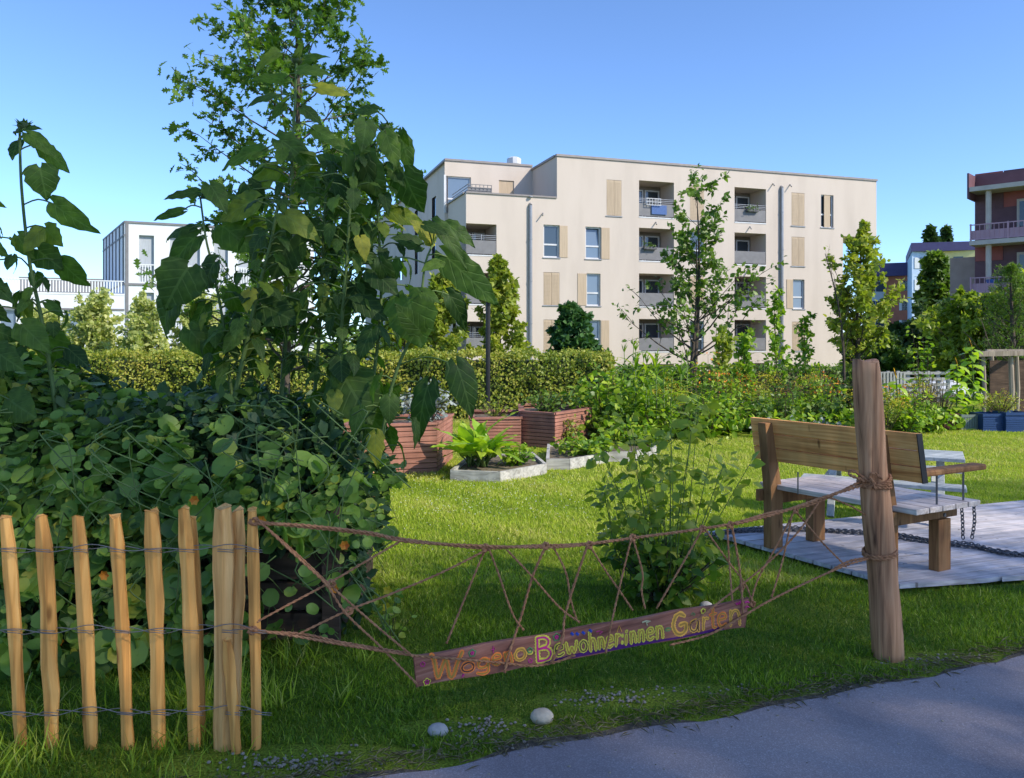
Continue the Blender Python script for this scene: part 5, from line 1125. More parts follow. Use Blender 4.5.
for i in range(70):
    px = random.uniform(-20, 370); a = at(px, random.uniform(400, 600), random.uniform(3.85, 4.1)); mb.tube(resample([a, a + Vector((random.uniform(-.2, .2), -.06, random.uniform(-.12, .1))), a + Vector((random.uniform(-.35, .35), -.02, random.uniform(-.4, -.15)))], .04), .0035, 5)
o = mb.build('stem', M['stem'], nas, smooth=True); o['kind'] = 'stuff'
for px, py, Y in ((334, 588, 3.9), (178, 705, 3.6), (105, 575, 3.9), (262, 520, 4.0), (195, 500, 3.9), (60, 640, 3.85), (345, 545, 3.95)):
    c = at(px, py, Y); leaves('flower', np.tile(c, (6, 1)), [(math.cos(a), -.5, math.sin(a)) for a in np.linspace(0, 5.2, 6)], np.tile((0, -1, 0), (6, 1)), .028, [T_diamond(.45, .1, .1)], LM['orfl'], nas)
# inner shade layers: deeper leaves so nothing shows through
inn = thing('tomato_plants', (-1.9, 4.8, .6), 'dark tangle of small-leaved tomato plants filling the back of the raised bed below the sunflowers', 'plant')
PA = []; NA_ = []
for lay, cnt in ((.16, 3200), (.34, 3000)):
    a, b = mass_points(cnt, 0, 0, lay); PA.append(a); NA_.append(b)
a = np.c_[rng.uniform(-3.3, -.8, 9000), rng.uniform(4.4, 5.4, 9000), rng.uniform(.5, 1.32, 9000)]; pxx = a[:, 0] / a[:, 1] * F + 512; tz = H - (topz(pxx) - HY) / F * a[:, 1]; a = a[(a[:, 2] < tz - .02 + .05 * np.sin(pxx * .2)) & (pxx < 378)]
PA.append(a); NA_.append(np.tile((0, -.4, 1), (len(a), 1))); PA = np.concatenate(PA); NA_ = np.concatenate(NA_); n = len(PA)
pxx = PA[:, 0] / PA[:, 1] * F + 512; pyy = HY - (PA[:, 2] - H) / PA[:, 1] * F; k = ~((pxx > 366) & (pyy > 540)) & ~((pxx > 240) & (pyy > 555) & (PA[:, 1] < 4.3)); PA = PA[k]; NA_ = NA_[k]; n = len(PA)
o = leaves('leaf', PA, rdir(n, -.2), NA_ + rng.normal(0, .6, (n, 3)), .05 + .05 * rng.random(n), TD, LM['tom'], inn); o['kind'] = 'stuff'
mb = MB(); mb.blob((-2.15, 4.85, .45), (1.3, .55, .62), 24, 10, .04); mb.build('shade_core', M['woody'], inn)  # solid dark hull added for the shade deep inside the foliage

# ------------------------------------------------------------------ sunflowers
def sunflower(label, stem, Y, lv, seed, fill=14, frange=(.15, .95), fsz=(.08, .165), r0=.014, bud=None, side=None, head=True, depth=.24):
    fill = int(fill * 3.3); lsc = .70 if seed <= 2 else .88
    r = random.Random(seed); pts = [at(px, py, Y) for px, py in stem]; pts = [p + Vector((0, .04 * math.sin(i), 0)) for i, p in enumerate(pts)]
    sp = resample(pts, .03); t = thing('sunflower', tuple(sp[0]), label, 'sunflower'); mb = MB(); n = len(sp)
    mb.tube(sp, [r0 * (1 - .55 * i / n) for i in range(n)], 8); WF = []; P = []; T = []; Nn = []; S = []
    def petiole(a, b):
        m_ = a.lerp(b, .5) + Vector((0, 0, .25 * (b - a).length * .5)); mb.tube(resample([a, m_, b], .03), .0045, 5, cap=False)
    for (bx, by, tx, ty, wr) in lv:
        dy = r.uniform(-.16, .12); a = at(bx, by, Y + dy); b = at(tx, ty, Y + dy + r.uniform(-.14, .06)); L_ = (b - a).length
        q = min(sp, key=lambda p: (p - a).length + .8 * max(0, p.z - a.z) + abs(.5 * (a - p).z)); petiole(q, a)
        d = (b - a); WF.append(wr / .84); P.append(a); T.append(d); nn_ = Vector((r.uniform(-.5, .5), -1, r.uniform(.1, .8))); Nn.append(nn_); S.append(L_ * lsc)
    for i in range(fill):
        k = frange[0] + (frange[1] - frange[0]) * (i + r.random()) / fill; q = sp[min(int(k * n), n - 1)]; az = i * 2.4 + r.uniform(-.4, .4); L_ = r.uniform(*fsz) * (1 - .35 * k)
        pl_ = r.uniform(.10, depth) * (1 - .3 * k); el = r.uniform(-.1, .5); d = Vector((math.cos(az) * math.cos(el), math.sin(az) * math.cos(el), math.sin(el))); a = q + d * pl_; petiole(q, a)
        dn_ = (d * .6 + Vector((0, 0, r.uniform(-1.2, -.2)))).normalized(); P.append(a); T.append(dn_); Nn.append(Vector((d.x, d.y, .6)) + Vector([r.uniform(-.3, .3) for _ in range(3)])); S.append(L_); WF.append(r.uniform(.6, .95))
    leaves('leaf', np.array([tuple(p) for p in P]), np.array([tuple(p) for p in T]), np.array([tuple(p) for p in Nn]), np.array(S), TH, LM['sun'], t, np.where(rng.random(len(P)) < .04, 1.0, .78 * rng.random(len(P))), wj=.12, zj=.6, wf=np.array(WF))
    mb.build('stem', M['stem'], t, smooth=True)
    if bud:
        c = at(bud[0], bud[1], Y); h = MB(); h.blob(c, (.035, .035, .028), 12, 7, .05); hh = h.build('flower_head', M['stemd'], t, smooth=True)
        a = np.linspace(0, 6.28, 19)[:-1]; leaves('sepal', np.tile(c + Vector((0, 0, -.005)), (18, 1)), np.c_[np.cos(a), np.sin(a), .4 + .4 * np.sin(a * 5)], np.tile((0, 0, 1), (18, 1)), .06, [T_diamond(.16, .05, -.1)], LM['sun'], hh)
    return t
sunflower('tall budding sunflower standing alone at the left, its stalk clear against the sky', [(60, 470), (50, 393), (38, 321), (29, 262), (25, 190), (24, 134)], 4.4,
  [(20, 132, 0, 121, .4), (26, 128, 46, 126, .4), (28, 134, 56, 147, .4), (18, 142, 6, 163, .5), (43, 148, 80, 181, .5), (40, 168, 48, 207, .8), (54, 204, 97, 241, .5), (46, 228, 63, 252, .8), (40, 232, 10, 258, .8), (38, 250, 68, 274, .8), (62, 262, 91, 299, .7), (47, 303, 71, 320, .5),
   (30, 300, 10, 335, .8), (45, 335, 75, 386, .9), (22, 325, 50, 350, .8), (30, 290, 15, 308, .7), (70, 350, 95, 372, .6), (18, 236, 30, 262, .8)], 1, fill=9, frange=(.02, .6), fsz=(.07, .12), bud=(24, 126))
sunflower('leaning sunflower cut off by the left edge of the photo', [(-30, 470), (-26, 400), (-22, 300), (-20, 215)], 4.3, [(-14, 195, 10, 216, .5), (-10, 225, 4, 243, .5), (-12, 240, 12, 262, .6), (-10, 282, 18, 300, .5), (-14, 305, 10, 325, .7), (-6, 350, 22, 372, .8), (-20, 380, 12, 415, .8), (10, 400, 42, 425, .8), (-5, 330, 30, 345, .7)], 2, fill=12, fsz=(.08, .13))
sunflower('slim sunflower with a thin bent top, leftmost of the dense centre cluster', [(236, 440), (230, 400), (222, 330), (213, 270), (208, 240), (203, 200)], 4.75,
  [(196, 192, 156, 194, .35), (203, 196, 232, 186, .4), (210, 185, 228, 206, .6), (182, 211, 146, 217, .25), (191, 228, 153, 233, .4), (196, 237, 152, 266, .6), (188, 268, 160, 306, .9), (175, 297, 138, 337, .8), (215, 262, 192, 290, .8), (222, 225, 250, 250, .7), (205, 305, 185, 335, .8), (190, 330, 215, 360, .7), (228, 290, 250, 320, .8), (212, 340, 240, 352, .6)], 3, fill=10, frange=(.1, .6), r0=.012)
sunflower('tallest sunflower with a straight pale stalk in the middle of the cluster', [(275, 440), (280, 393), (284, 337), (290, 250), (294, 150), (297, 100), (297, 62)], 4.9,
  [(278, 53, 252, 59, .5), (300, 70, 332, 66, .5), (285, 79, 246, 73, .4), (276, 95, 243, 96, .5), (318, 88, 356, 92, .4), (303, 108, 325, 122, .6), (262, 150, 216, 155, .4), (276, 168, 236, 196, .45), (315, 130, 340, 141, .8), (283, 105, 268, 118, .6), (296, 60, 300, 40, .4), (280, 140, 318, 160, .6), (255, 200, 210, 220, .7), (262, 225, 222, 240, .7), (305, 180, 330, 205, .7), (248, 185, 262, 215, .8), (300, 62, 316, 48, .5)], 4, fill=26, frange=(.2, .75), bud=(297, 60), r0=.015, depth=.3)
sunflower('sunflower with a thick stalk leaning right at its top, left of the tallest one', [(222, 450), (232, 400), (246, 335), (258, 290), (272, 245), (280, 205)], 4.6, [(290, 240, 268, 285, .8), (262, 235, 240, 262, .8), (300, 300, 270, 330, .7), (240, 330, 218, 352, .7), (284, 215, 318, 228, .7), (262, 305, 300, 322, .7)], 5, fill=18, frange=(.3, 1), r0=.017)
sunflower('shorter sunflower with broad hanging leaves, just right of the tallest one', [(308, 450), (313, 398), (318, 330), (322, 272), (326, 210), (330, 165)], 4.8, [(340, 235, 322, 262, .7), (330, 180, 362, 200, .7), (338, 165, 312, 150, .6), (345, 200, 370, 222, .8), (318, 225, 290, 240, .7), (352, 250, 385, 262, .7), (330, 300, 352, 335, .8), (355, 285, 372, 318, .8)], 6, fill=24, frange=(.25, 1), depth=.3)
sunflower('thick pale-stalked sunflower at the right of the cluster with a huge low leaf', [(329, 470), (331, 427), (337, 370), (342, 316), (348, 262), (352, 200), (356, 160)], 4.6, [(345, 378, 374, 428, 1), (392, 262, 378, 298, .7), (372, 330, 352, 362, .7), (355, 155, 388, 206, .7), (366, 205, 345, 232, .7), (352, 150, 330, 135, .6), (372, 270, 398, 290, .6), (360, 300, 392, 322, .7), (362, 400, 378, 440, .7)], 7, fill=24, frange=(.2, 1), r0=.016, depth=.3)
sunflower('drooping sunflower with curled bluish leaves at its hanging top, right of the cluster', [(360, 440), (372, 380), (380, 300), (378, 220), (376, 170), (380, 140), (390, 126)], 4.7,
  [(375, 110, 346, 107, .5), (366, 122, 364, 150, .7), (402, 138, 411, 172, .6), (404, 174, 420, 219, .85), (386, 134, 398, 166, .5), (390, 165, 402, 178, .6), (364, 160, 372, 205, .6), (350, 150, 372, 168, .5), (390, 212, 428, 223, .45), (380, 205, 352, 222, .6), (355, 225, 330, 250, .7), (402, 130, 407, 150, .5), (372, 230, 340, 250, .6)], 8, fill=16, frange=(.3, .9), bud=(385, 128), r0=.012)
sunflower('low arching sunflower with long leaves reaching right over the hedge', [(380, 450), (389, 395), (398, 365), (410, 338), (421, 300), (426, 264), (433, 245)], 4.5,
  [(408, 298, 421, 354, 1.0), (423, 292, 442, 302, .6), (447, 257, 505, 312, .4), (449, 225, 478, 244, .4), (436, 224, 472, 256, .4), (449, 295, 477, 331, .6), (457, 366, 479, 419, .6), (428, 385, 407, 438, .6), (381, 262, 396, 298, .6), (420, 245, 395, 232, .6), (425, 225, 450, 232, .5), (432, 240, 412, 215, .6), (420, 330, 395, 305, .6), (440, 262, 420, 268, .5)], 9, fill=4, frange=(.0, .35), fsz=(.12, .18), r0=.012)
# small orange flower seen among the leaves
# ------------------------------------------------------------------ leafy shrub in front
def bush(name, label, cat, base, h, R, nst, m, ls, npl, tmpl, seed, group=None, spread=.9, stemr=.006, droop=-.2, kind=None, bark='woody', lo=.15, top=None, aspect=1.0):
    r = random.Random(seed); g = np.random.default_rng(seed); t = thing(name, tuple(base), label, cat, group); mb = MB(); P = []; T = []; b = Vector(base)
    for i in range(nst):
        az = i * 2.4 + r.random(); k = math.sqrt((i + .5) / nst); hh = h * (1 - .35 * k * k) * r.uniform(.75, 1.05); o = Vector((math.cos(az), math.sin(az) * aspect, 0)) * R * k
        pts = [b + o * .12, b + o * .45 + Vector((0, 0, hh * .45)), b + o * spread + Vector((r.uniform(-.05, .05) * h, 0, hh))]; sp = resample(pts, max(h / 12, .02)); mb.tube(sp, [stemr * (1 - .6 * q / len(sp)) for q in range(len(sp))], 5, cap=False)
        for w in range(npl):
            s = lo + (1 - lo) * r.random() ** .8; q = sp[min(int(s * len(sp)), len(sp) - 1)]; d = Vector(g.normal(size=3)); d.z = d.z * .4 + .1; d.normalize(); P.append(q + d * ls * r.uniform(.1, 1.0)); T.append(d)
        if top: top(sp[-1], t, r)
    mb.build('stem', M[bark], t, smooth=True); n = len(P); P = np.array([tuple(p) for p in P]); T = np.array([tuple(p) for p in T]); T[:, 2] += droop
    leaves('leaf', P, T, rdir(n, 1.1), ls * (.6 + .7 * g.random(n)), tmpl, m, t, g.random(n)); return t
TO = [T_diamond(.36, .06, .2), T_diamond(.30, .10, .1)]
s0 = gnd(668, 606)
sh = bush('leafy_shrub', 'young bronze-green shrub standing alone on the grass behind the painted sign', 'shrub', tuple(s0), 1.32, .50, 20, LM['shrub'], .075, 30, TO, 41, stemr=.004, lo=.16, bark='stem')
sh2 = bush('leafy_shrub', 'thin side shrub with fewer leaves, at the left foot of the bronze-green shrub', 'shrub', tuple(gnd(628, 590)), .80, .38, 9, LM['shrub'], .075, 20, TO, 42, stemr=.0035, lo=.3, bark='stem')
bush('leafy_shrub', 'low dense dark leaves around the foot of the bronze-green shrub', 'shrub', tuple(gnd(662, 602)), .42, .42, 40, LM['oak'], .08, 12, TO, 43, lo=.05)
bush('weed', 'pale-leaved small weed in the grass under the sign', 'plant', tuple(gnd(690, 640)), .10, .08, 7, LM['lime'], .045, 4, TD, 44, stemr=.002)
bush('nasturtium_runner', 'thin runner with yellow-orange flowers at the right foot of the overgrown bed', 'plant', tuple(gnd(392, 640)), .26, .16, 8, LM['nast'], .04, 4, TR, 45, stemr=.002)
for px, py in ((388, 590), (387, 607)):
    c = at(px, py, 4.2); fl = leaves('small_flower', np.tile(c, (5, 1)), [(math.cos(a), -.5, math.sin(a)) for a in np.linspace(0, 5, 5)], np.tile((0, -1, 0), (5, 1)), .03, [T_diamond(.4, .1, .1)], LM['goldfl']); tag(fl, 'small yellow flower hanging over the grass behind the ropes, the %s one' % ('upper' if py < 600 else 'lower'), 'flower')

# ------------------------------------------------------------------ chard and bed plants
c0 = (-.42, 9.55, .1); r = random.Random(5); P = []; T = []; Nn = []; S = []; ch_ = thing('chard_plant', c0, 'large bright green leafy chard plant in the low grey board bed', 'plant'); mb = MB()
for i in range(46):
    az = i * 2.4; k = math.sqrt(i / 46); el = 1.45 - .75 * k; d = Vector((math.cos(az) * math.cos(el), math.sin(az) * math.cos(el), math.sin(el))); L_ = r.uniform(.22, .36) * (1 - .3 * k); a = Vector(c0) + Vector((r.uniform(-.12, .12), r.uniform(-.1, .1), 0)); b = a + d * L_
    mb.tube([a, a.lerp(b, .5) + Vector((0, 0, .02)), b], .009, 5); P.append(b); T.append((d + Vector((0, 0, .35 - .5 * k)))); Nn.append(Vector((-d.x * .5, -d.y * .5, 1))); S.append(r.uniform(.22, .38))
leaves('leaf', np.array([tuple(p) for p in P]), np.array([tuple(p) for p in T]), np.array([tuple(p) for p in Nn]), np.array(S), [T_heart(.5, 8, .28, .25), T_heart(.7, 9, .24, .2)], LM['chard'], ch_); mb.build('stem', M['stem'], ch_, smooth=True)
bush('bed_plant', 'small low leafy plants beside the chard in the same bed', 'plant', (.05, 9.7, .1), .22, .3, 26, LM['lime'], .07, 10, TO, 61, lo=.05)
bush('silver_plant', 'silvery grey lacy plant spilling out of the left brown planter', 'plant', (gnd(418, 474).x + .05, 9.9, .5), .55, .42, 34, LM['silver'], .075, 16, [T_lobed()[0:3]], 62, lo=.1)
bush('bed_plant', 'feathery green plant growing from the left brown planter, beside the silvery one', 'plant', (-1.65, 10.0, .5), .42, .35, 24, LM['mid'], .08, 14, TO, 63, lo=.1)
bush('bed_plant', 'low dense green leaves filling the second low bed', 'plant', (1.0, 10.6, .1), .2, .55, 46, LM['lime'], .08, 12, TO, 64, lo=.05)
bush('bed_plant', 'low dense leaves filling the third low bed', 'plant', (1.75, 11.6, .1), .28, .55, 44, LM['lime'], .09, 12, TO, 65, lo=.05)
bush('bed_plant', 'yellow-green straggly climber hanging down the sunlit side of the square planter', 'plant', (.85, 12.0, .0), .5, .22, 18, LM['yel'], .06, 14, TO, 66, lo=.05)
bush('bed_plant', 'green plants topping the square brown planter', 'plant', (.55, 12.7, .45), .35, .5, 26, LM['mid'], .08, 12, TO, 67, lo=.05)
bush('bed_plant', 'thin dry-stalked plants topping the half-hidden brown planter', 'plant', (-.25, 12.4, .4), .3, .4, 20, LM['yel'], .06, 7, TO, 68, lo=.05)
bush('tall_bush', 'tall bright green bush with yellow-touched leaves, right of the square brown planter', 'shrub', (1.55, 13.0, 0), 1.15, .75, 60, LM['lime'], .12, 20, TO, 69, lo=.02)
# corn
TS = [T_strap(.05, .8), T_strap(.045, 1.1), T_strap(.055, .5)]
def corn(px, Y, h, seed, label):
    r = random.Random(seed); b = Vector((at(px, 0, Y).x, Y, 0)); t = thing('maize_clump', tuple(b), label, 'plant', 'maize clumps in the flower bed'); mb = MB(); P = []; T = []; Nn = []; S = []
    for s in range(7):
        o = b + Vector((r.uniform(-.28, .28), r.uniform(-.25, .25), 0)); hh = h * r.uniform(.75, 1.05); top = o + Vector((r.uniform(-.08, .08), 0, hh)); mb.tube([o, top], [.014, .006], 6)
        for i in range(9): k = .15 + .8 * i / 9; az = i * math.pi + r.uniform(-.7, .7) + s; P.append(o.lerp(top, k)); T.append((math.cos(az) * .7, math.sin(az) * .7, 1.0)); Nn.append((-math.cos(az) * .5, -math.sin(az) * .5, .6)); S.append(r.uniform(.4, .65))
        for i in range(6): az = r.random() * 6; P.append(top); T.append((math.cos(az) * .4, math.sin(az) * .4, 1)); Nn.append((0, 1, .2)); S.append(r.uniform(.15, .22))
    mb.build('stem', M['stem'], t, smooth=True); leaves('leaf', np.array([tuple(p) for p in P]), T, Nn, np.array(S), TS, LM['lime'], t)
corn(640, 13.6, 1.42, 1, 'leftmost maize clump, arching long leaves behind the bronze-green shrub'); corn(672, 14.4, 1.25, 2, 'middle maize clump, right of the tallest clump'); corn(655, 12.4, 1.0, 3, 'nearest and lowest maize clump above the third low bed')
# flowering plants
def goldtop(m='goldfl', n=26, s=.06, sz=.022):
    def f(p, t, r):
        g = rng.normal(0, s, (n, 3)); g[:, 2] *= .5; leaves('flower', np.array(tuple(p)) + g, rdir(n, .5), rdir(n, 1), sz, [T_diamond(.4)], LM[m], t)
    return f
def ord_(i): return ('first', 'second', 'third', 'fourth', 'fifth', 'sixth', 'seventh', 'eighth', 'ninth', 'tenth', 'eleventh', 'twelfth', 'thirteenth')[i]
lst = [(604, 12.6, .55), (630, 11.6, .35), (655, 12.6, .72), (684, 12.9, .65), (706, 13.2, .75), (728, 13.6, .7), (752, 14, .6), (776, 14.6, .6), (800, 14.8, .55), (826, 14.4, .6), (905, 13.4, .5), (930, 13.8, .45)]
for i, (px, Y, h) in enumerate(lst):
    bush('leafy_bed_plant', 'broad-leaved bright green bed plant, %s from the left along the lawn edge' % ord_(i), 'plant', (at(px, 0, Y).x, Y, 0), h, .42, 30, LM['lime'] if i % 3 else LM['mid'], .10, 14, TO, 200 + i, group='leafy plants along the lawn edge', lo=.02)
for i, (px, Y, h) in enumerate(((668, 13.5, 1.0), (735, 15.3, 1.0), (768, 16, 1.05), (812, 16, 1.0), (868, 14.2, .95), (884, 13.2, .8), (912, 14.5, .85), (1000, 14.8, .62))):
    bush('goldenrod', 'yellow-flowering goldenrod clump, %s from the left in the flower bed' % ord_(i), 'plant', (at(px, 0, Y).x, Y, 0), h, .38, 16, LM['yel'], .07, 16, [T_diamond(.14)], 230 + i, group='goldenrod clumps', lo=.1, top=goldtop())
for i, (px, Y, h) in enumerate(((712, 14.4, 1.35), (738, 14.8, 1.0), (828, 15.2, 1.0), (892, 13.8, .85))):
    bush('orange_flower_bush', 'orange-flowering bush, %s from the left in the flower bed' % ord_(i), 'plant', (at(px, 0, Y).x, Y, 0), h, .40, 18, LM['lime'], .08, 14, TO, 250 + i, group='orange-flowering bushes', lo=.1, top=goldtop('orfl', 3, .05, .045))
for i, (px, Y, h) in enumerate(((725, 16.5, 1.0), (760, 17.5, 1.15), (788, 17, 1.05), (822, 17.2, 1.05), (925, 15.8, 1.0), (940, 15.2, .9))):
    bush('dry_stalk_clump', 'straw-coloured clump of dry stalks, %s from the left at the back of the flower bed' % ord_(i), 'plant', (at(px, 0, Y).x, Y, 0), h, .45, 34, LM['strawy'], .07, 8, [T_diamond(.1)], 270 + i, group='dry stalk clumps', lo=.3, stemr=.008)
for i, (px, Y, h, m_) in enumerate(((618, 14.8, 1.15, 'mid'), (648, 15.2, 1.25, 'lime'), (694, 15.0, 1.2, 'lime'), (722, 13.9, 1.1, 'lime'), (756, 15.0, .95, 'yel'), (784, 14.2, .9, 'mid'), (808, 15.4, .95, 'lime'), (876, 13.4, .75, 'yel'), (918, 13.6, .75, 'lime'))):
    bush('tall_bed_plant', 'tall loose leafy stems rising above the flower bed, %s from the left' % ord_(i), 'plant', (at(px, 0, Y).x, Y, 0), h, .30, 14, LM[m_], .085, 20, [T_diamond(.22, .08, .2)], 310 + i, group='tall leafy stems in the flower bed', lo=.2)
bush('dark_bush', 'dark broad-leaved bush at the foot of the yellowing tree', 'shrub', (at(850, 0, 16).x, 16, 0), .9, .5, 30, LM['dark'], .14, 16, TO, 290, lo=.05)
bush('low_plants', 'low bluish green cabbage rows at the back of the lawn, above the bench', 'plant', (at(800, 0, 13.6).x, 13.6, 0), .22, 1.0, 60, LM['silver'], .10, 6, TO, 291, lo=.1, aspect=.3)
bush('crate_plant', 'feathery yellow-green plant growing in the crates before the pergola', 'plant', (at(1000, 0, 14.3).x, 14.3, .25), .45, .40, 40, LM['yel'], .06, 14, [T_diamond(.14)], 292, lo=.05)
bush('crate_plant', 'low green leaves in the brown and grey crates', 'plant', (at(965, 0, 14.5).x, 14.5, .22), .12, .40, 30, LM['lime'], .06, 8, TO, 293, lo=.05, aspect=.4)
bush('climbing_beans', 'slender bean vines on poles in front of the dark trees', 'plant', (at(922, 0, 17).x, 17, 0), 1.9, .35, 7, LM['lime'], .10, 26, TO, 294, lo=.05)
# small flowering sunflowers
def smallsun(px, pyt, Y, label, flower=True, seed=1, n=34):
    r = random.Random(seed); b = Vector((at(px, 0, Y).x, Y, 0)); top = at(px + r.uniform(-3, 3), pyt, Y); t = thing('small_sunflower', tuple(b), label, 'sunflower'); mb = MB(); sp = resample([b, b.lerp(top, .5) + Vector((.03, 0, 0)), top], .05); mb.tube(sp, [.016 * (1 - .5 * i / len(sp)) for i in range(len(sp))], 6); P = []; T = []; Nn = []
    for i in range(n):
        k = .2 + .75 * i / n; q = sp[int(k * (len(sp) - 1))]; az = i * 2.4; d = Vector((math.cos(az), math.sin(az), .3)); P.append(q + d * .08); T.append(d + Vector((0, 0, -.5))); Nn.append((d.x * .3, d.y * .3, 1)); mb.tube([q, q + d * .08], .005, 4)
    mb.build('stem', M['stem'], t); leaves('leaf', np.array([tuple(p) for p in P]), np.array([tuple(p) for p in T]), Nn, .13 + .08 * rng.random(n), TH, LM['chard'], t)
    if flower:
        c = top; f = Vector((.85, -.45, .25)).normalized(); u = f.cross(Vector((0, 0, 1))).normalized(); w = u.cross(f); a = np.linspace(0, 6.283, 25)[:-1]; D_ = np.array([tuple(u * math.cos(x) + w * math.sin(x)) for x in a])
        h = MB(); h.tube([c - f * .02, c + f * .012], .04, 14); hh = h.build('seed_disc', M['seed'], t); leaves('petal', np.array(tuple(c)) + D_ * .035, D_, np.tile(tuple(f), (24, 1)), .07, [T_diamond(.2, .03, .05)], LM['petal'], hh)
smallsun(973, 343, 14.6, 'blooming sunflower right of the pair, near the pergola', True, 1); smallsun(954, 362, 14.4, 'short sunflower with pale leaves and a fading bloom, left of the taller blooming one', True, 2); smallsun(897, 373, 13.6, 'small blooming sunflower above the goldenrod right of the log post', True, 3, 14)
smallsun(610, 415, 12.4, 'low sunflower-like plant at the left end of the flower bed', False, 4, 20)
# base ground cover of the garden bed
n = 6500; a = np.c_[rng.uniform(1.0, 8.2, n), rng.uniform(12.0, 19, n), np.zeros(n)]; lim = 12.2 + .25 * (a[:, 0] - 1.0); a = a[a[:, 1] > lim]; a[:, 2] = .05 + .28 * rng.random(len(a)); n = len(a)
o = leaves('bed_ground_cover', a, rdir(n, .2), rdir(n, 1.2), .09 + .07 * rng.random(n), TO, LM['lime']); tag(o, 'low mixed greenery covering the flower bed soil', 'ground cover', kind='stuff')

# ------------------------------------------------------------------ grass
def grass(name, n, x0, x1, y0, y1, h, w, label, cond=None, bend=.5, rnb=0.0):
    P = np.c_[rng.uniform(x0, x1, n), rng.uniform(y0, y1, n), np.zeros(n)]
    ey = np.interp(P[:, 0], [p[0] for p in PE], [p[1] for p in PE]); patch = np.sin(P[:, 0] * 2.3 + 1) * np.sin(P[:, 1] * 3.1) + .6 * np.sin(P[:, 0] * 7 + P[:, 1] * 5)
    k = (P[:, 1] > ey + .03 + .06 * rng.random(n) + .04 * np.sin(P[:, 0] * 6)) & (np.abs(P[:, 0] / P[:, 1]) < .72)
    # bare patches
    for bx, by, rr in ((615, 700, .19), (480, 728, .18), (310, 767, .3), (960, 660, .2), (700, 690, .12), (905, 662, .14), (560, 742, .15)):
        g_ = gnd(bx, by); k &= ~((((P[:, 0] - g_.x) / 1.9) ** 2 + ((P[:, 1] - g_.y) / .55) ** 2 < rr ** 2) & (rng.random(n) < .88))
    # deck
    for i in range(4):
        pass
    ins = np.ones(n, bool)
    for i in range(4):
        ax_, ay_ = DP[i]; bx_, by_ = DP[(i + 1) % 4]; ins &= ((bx_ - ax_) * (P[:, 1] - ay_) - (by_ - ay_) * (P[:, 0] - ax_)) > 0
    k &= ~ins
    if cond is not None: k &= cond(P)
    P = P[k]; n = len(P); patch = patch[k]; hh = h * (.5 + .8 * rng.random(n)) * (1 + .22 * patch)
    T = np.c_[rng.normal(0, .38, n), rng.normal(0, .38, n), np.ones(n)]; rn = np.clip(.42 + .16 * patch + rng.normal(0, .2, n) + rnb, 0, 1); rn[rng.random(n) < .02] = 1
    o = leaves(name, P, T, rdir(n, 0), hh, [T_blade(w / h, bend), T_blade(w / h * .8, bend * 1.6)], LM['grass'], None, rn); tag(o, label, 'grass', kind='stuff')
grass('lawn_grass', 230000, -2.8, 3.6, 2.3, 5.2, .028, .0022, 'uncut green grass along the path edge, blades coloured darker for the shade', rnb=-.24)  # rnb darkens the blades, adding to the foreground shade
grass('lawn_grass', 200000, -1.6, 6.4, 5.2, 9.0, .034, .003, 'mown green lawn between the shade and the planters', rnb=.2)  # rnb lifts the blade colour towards the sunlit tone
grass('lawn_grass', 210000, -3, 11, 9.0, 16, .032, .0045, 'yellow-green lawn in front of the flower beds, blades coloured lighter for the sun', rnb=.36, cond=lambda P: ~((P[:, 0] > 1.2) & (P[:, 0] < 8) & (P[:, 1] > 12.4 + .25 * (P[:, 0] - 1.0))))  # rnb lightens the blades, sunlight put into their colour
grass('tall_grass', 5000, -2.6, -.7, 2.75, 4.1, .11, .003, 'taller tufts around the picket fence foot', cond=lambda P: (np.sin(P[:, 0] * 9) + np.sin(P[:, 1] * 13) > .2))
n = 700; a = []
for i in range(n):
    px = rng.normal(480, 60); py = rng.uniform(478, 520); g_ = gnd(px, py)
    if i % 3 == 0: g_ = gnd(rng.uniform(400, 740), rng.uniform(465, 560))
    a.append((g_.x, g_.y, .05 + .01 * rng.random()))
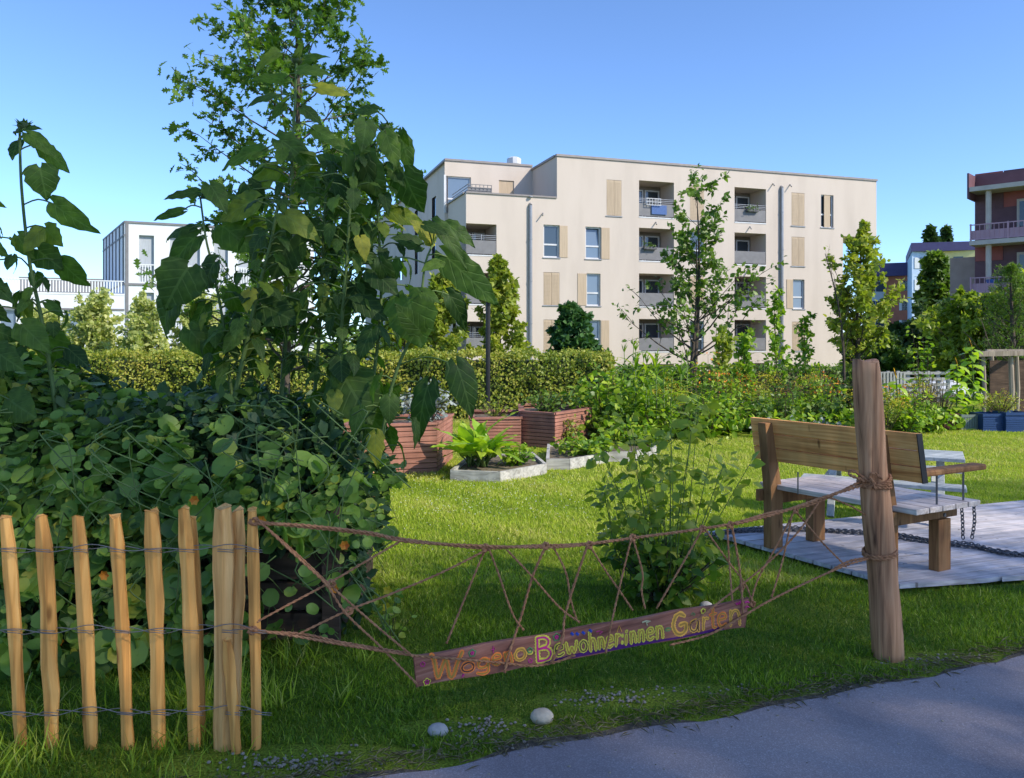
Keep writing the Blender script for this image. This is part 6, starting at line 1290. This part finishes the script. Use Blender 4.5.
a = np.array(a); o = leaves('clover_flowers', a, rdir(n, 0, .2), np.tile((0, -.4, 1), (n, 1)), .010, [T_quad(.5, 0)], LM['white']); tag(o, 'tiny white clover flowers sprinkled over the sunny lawn', 'flowers', kind='stuff')
# short unmown turf tufts further back / fallen straw on the verge
n = 1700; x_ = rng.uniform(-1.5, 3, n); a = np.c_[x_, np.interp(x_, [p[0] for p in PE], [p[1] for p in PE]) + rng.normal(.06, .05, n), .012 + .01 * rng.random(n)]
o = leaves('dry_straw', a, rdir(n, .05, .15), np.tile((0, 0, 1), (n, 1)), .03 + .05 * rng.random(n), [T_quad(.03, .05)], LM['strawy']); tag(o, 'bits of dry straw and leaf litter along the path edge', 'litter', kind='stuff')

# ------------------------------------------------------------------ trees beside the path whose shade falls on the foreground
def shadetree(tx, ty, hc, R, first=[None], k=[0]):
    off = SH * (hc / math.tan(math.radians(SUN_EL))); c = Vector((tx + off.x, ty + off.y, 0)); k[0] += 1
    lab = 'shade tree outside the view beside the path, %s of the row' % ord_(k[0] - 1)
    if first[0] is None:
        t = thing('shade_tree', tuple(c), lab, 'tree', 'shade trees beside the path'); mb = MB(); mb.tube([c, c + Vector((0, 0, hc))], [.2, .08], 10); r = random.Random(1)
        for i in range(14):
            d = Vector((math.cos(i * 2.4), math.sin(i * 2.4), r.uniform(-.2, .9))).normalized(); mb.tube([c + Vector((0, 0, hc - 1.5)), c + Vector((0, 0, hc)) + d * R * .85], [.06, .02], 5)
        mb.build('trunk', M['bark'], t); n = 4000; D_ = rdir(n); rad = rng.random(n) ** .38; P = np.array(tuple(c)) + np.array([0, 0, hc]) + D_ * rad[:, None] * R * (1 + .18 * np.sin(D_[:, 0:1] * 6 + 1) * np.sin(D_[:, 2:3] * 5))
        leaves('crown', P, rdir(n, -.2), rdir(n, 1), .10, [T_quad(.32)], LM['mid'], t); first[0] = t
    else:
        s = first[0]; t = s.copy(); col.objects.link(t); t.location = c; t['label'] = lab; t.scale = (R / 2.5, R / 2.5, 1); t.rotation_euler.z = k[0] * 1.3
        for ch in s.children:
            d = ch.copy(); col.objects.link(d); d.parent = t
for a in SHADE: shadetree(*a)
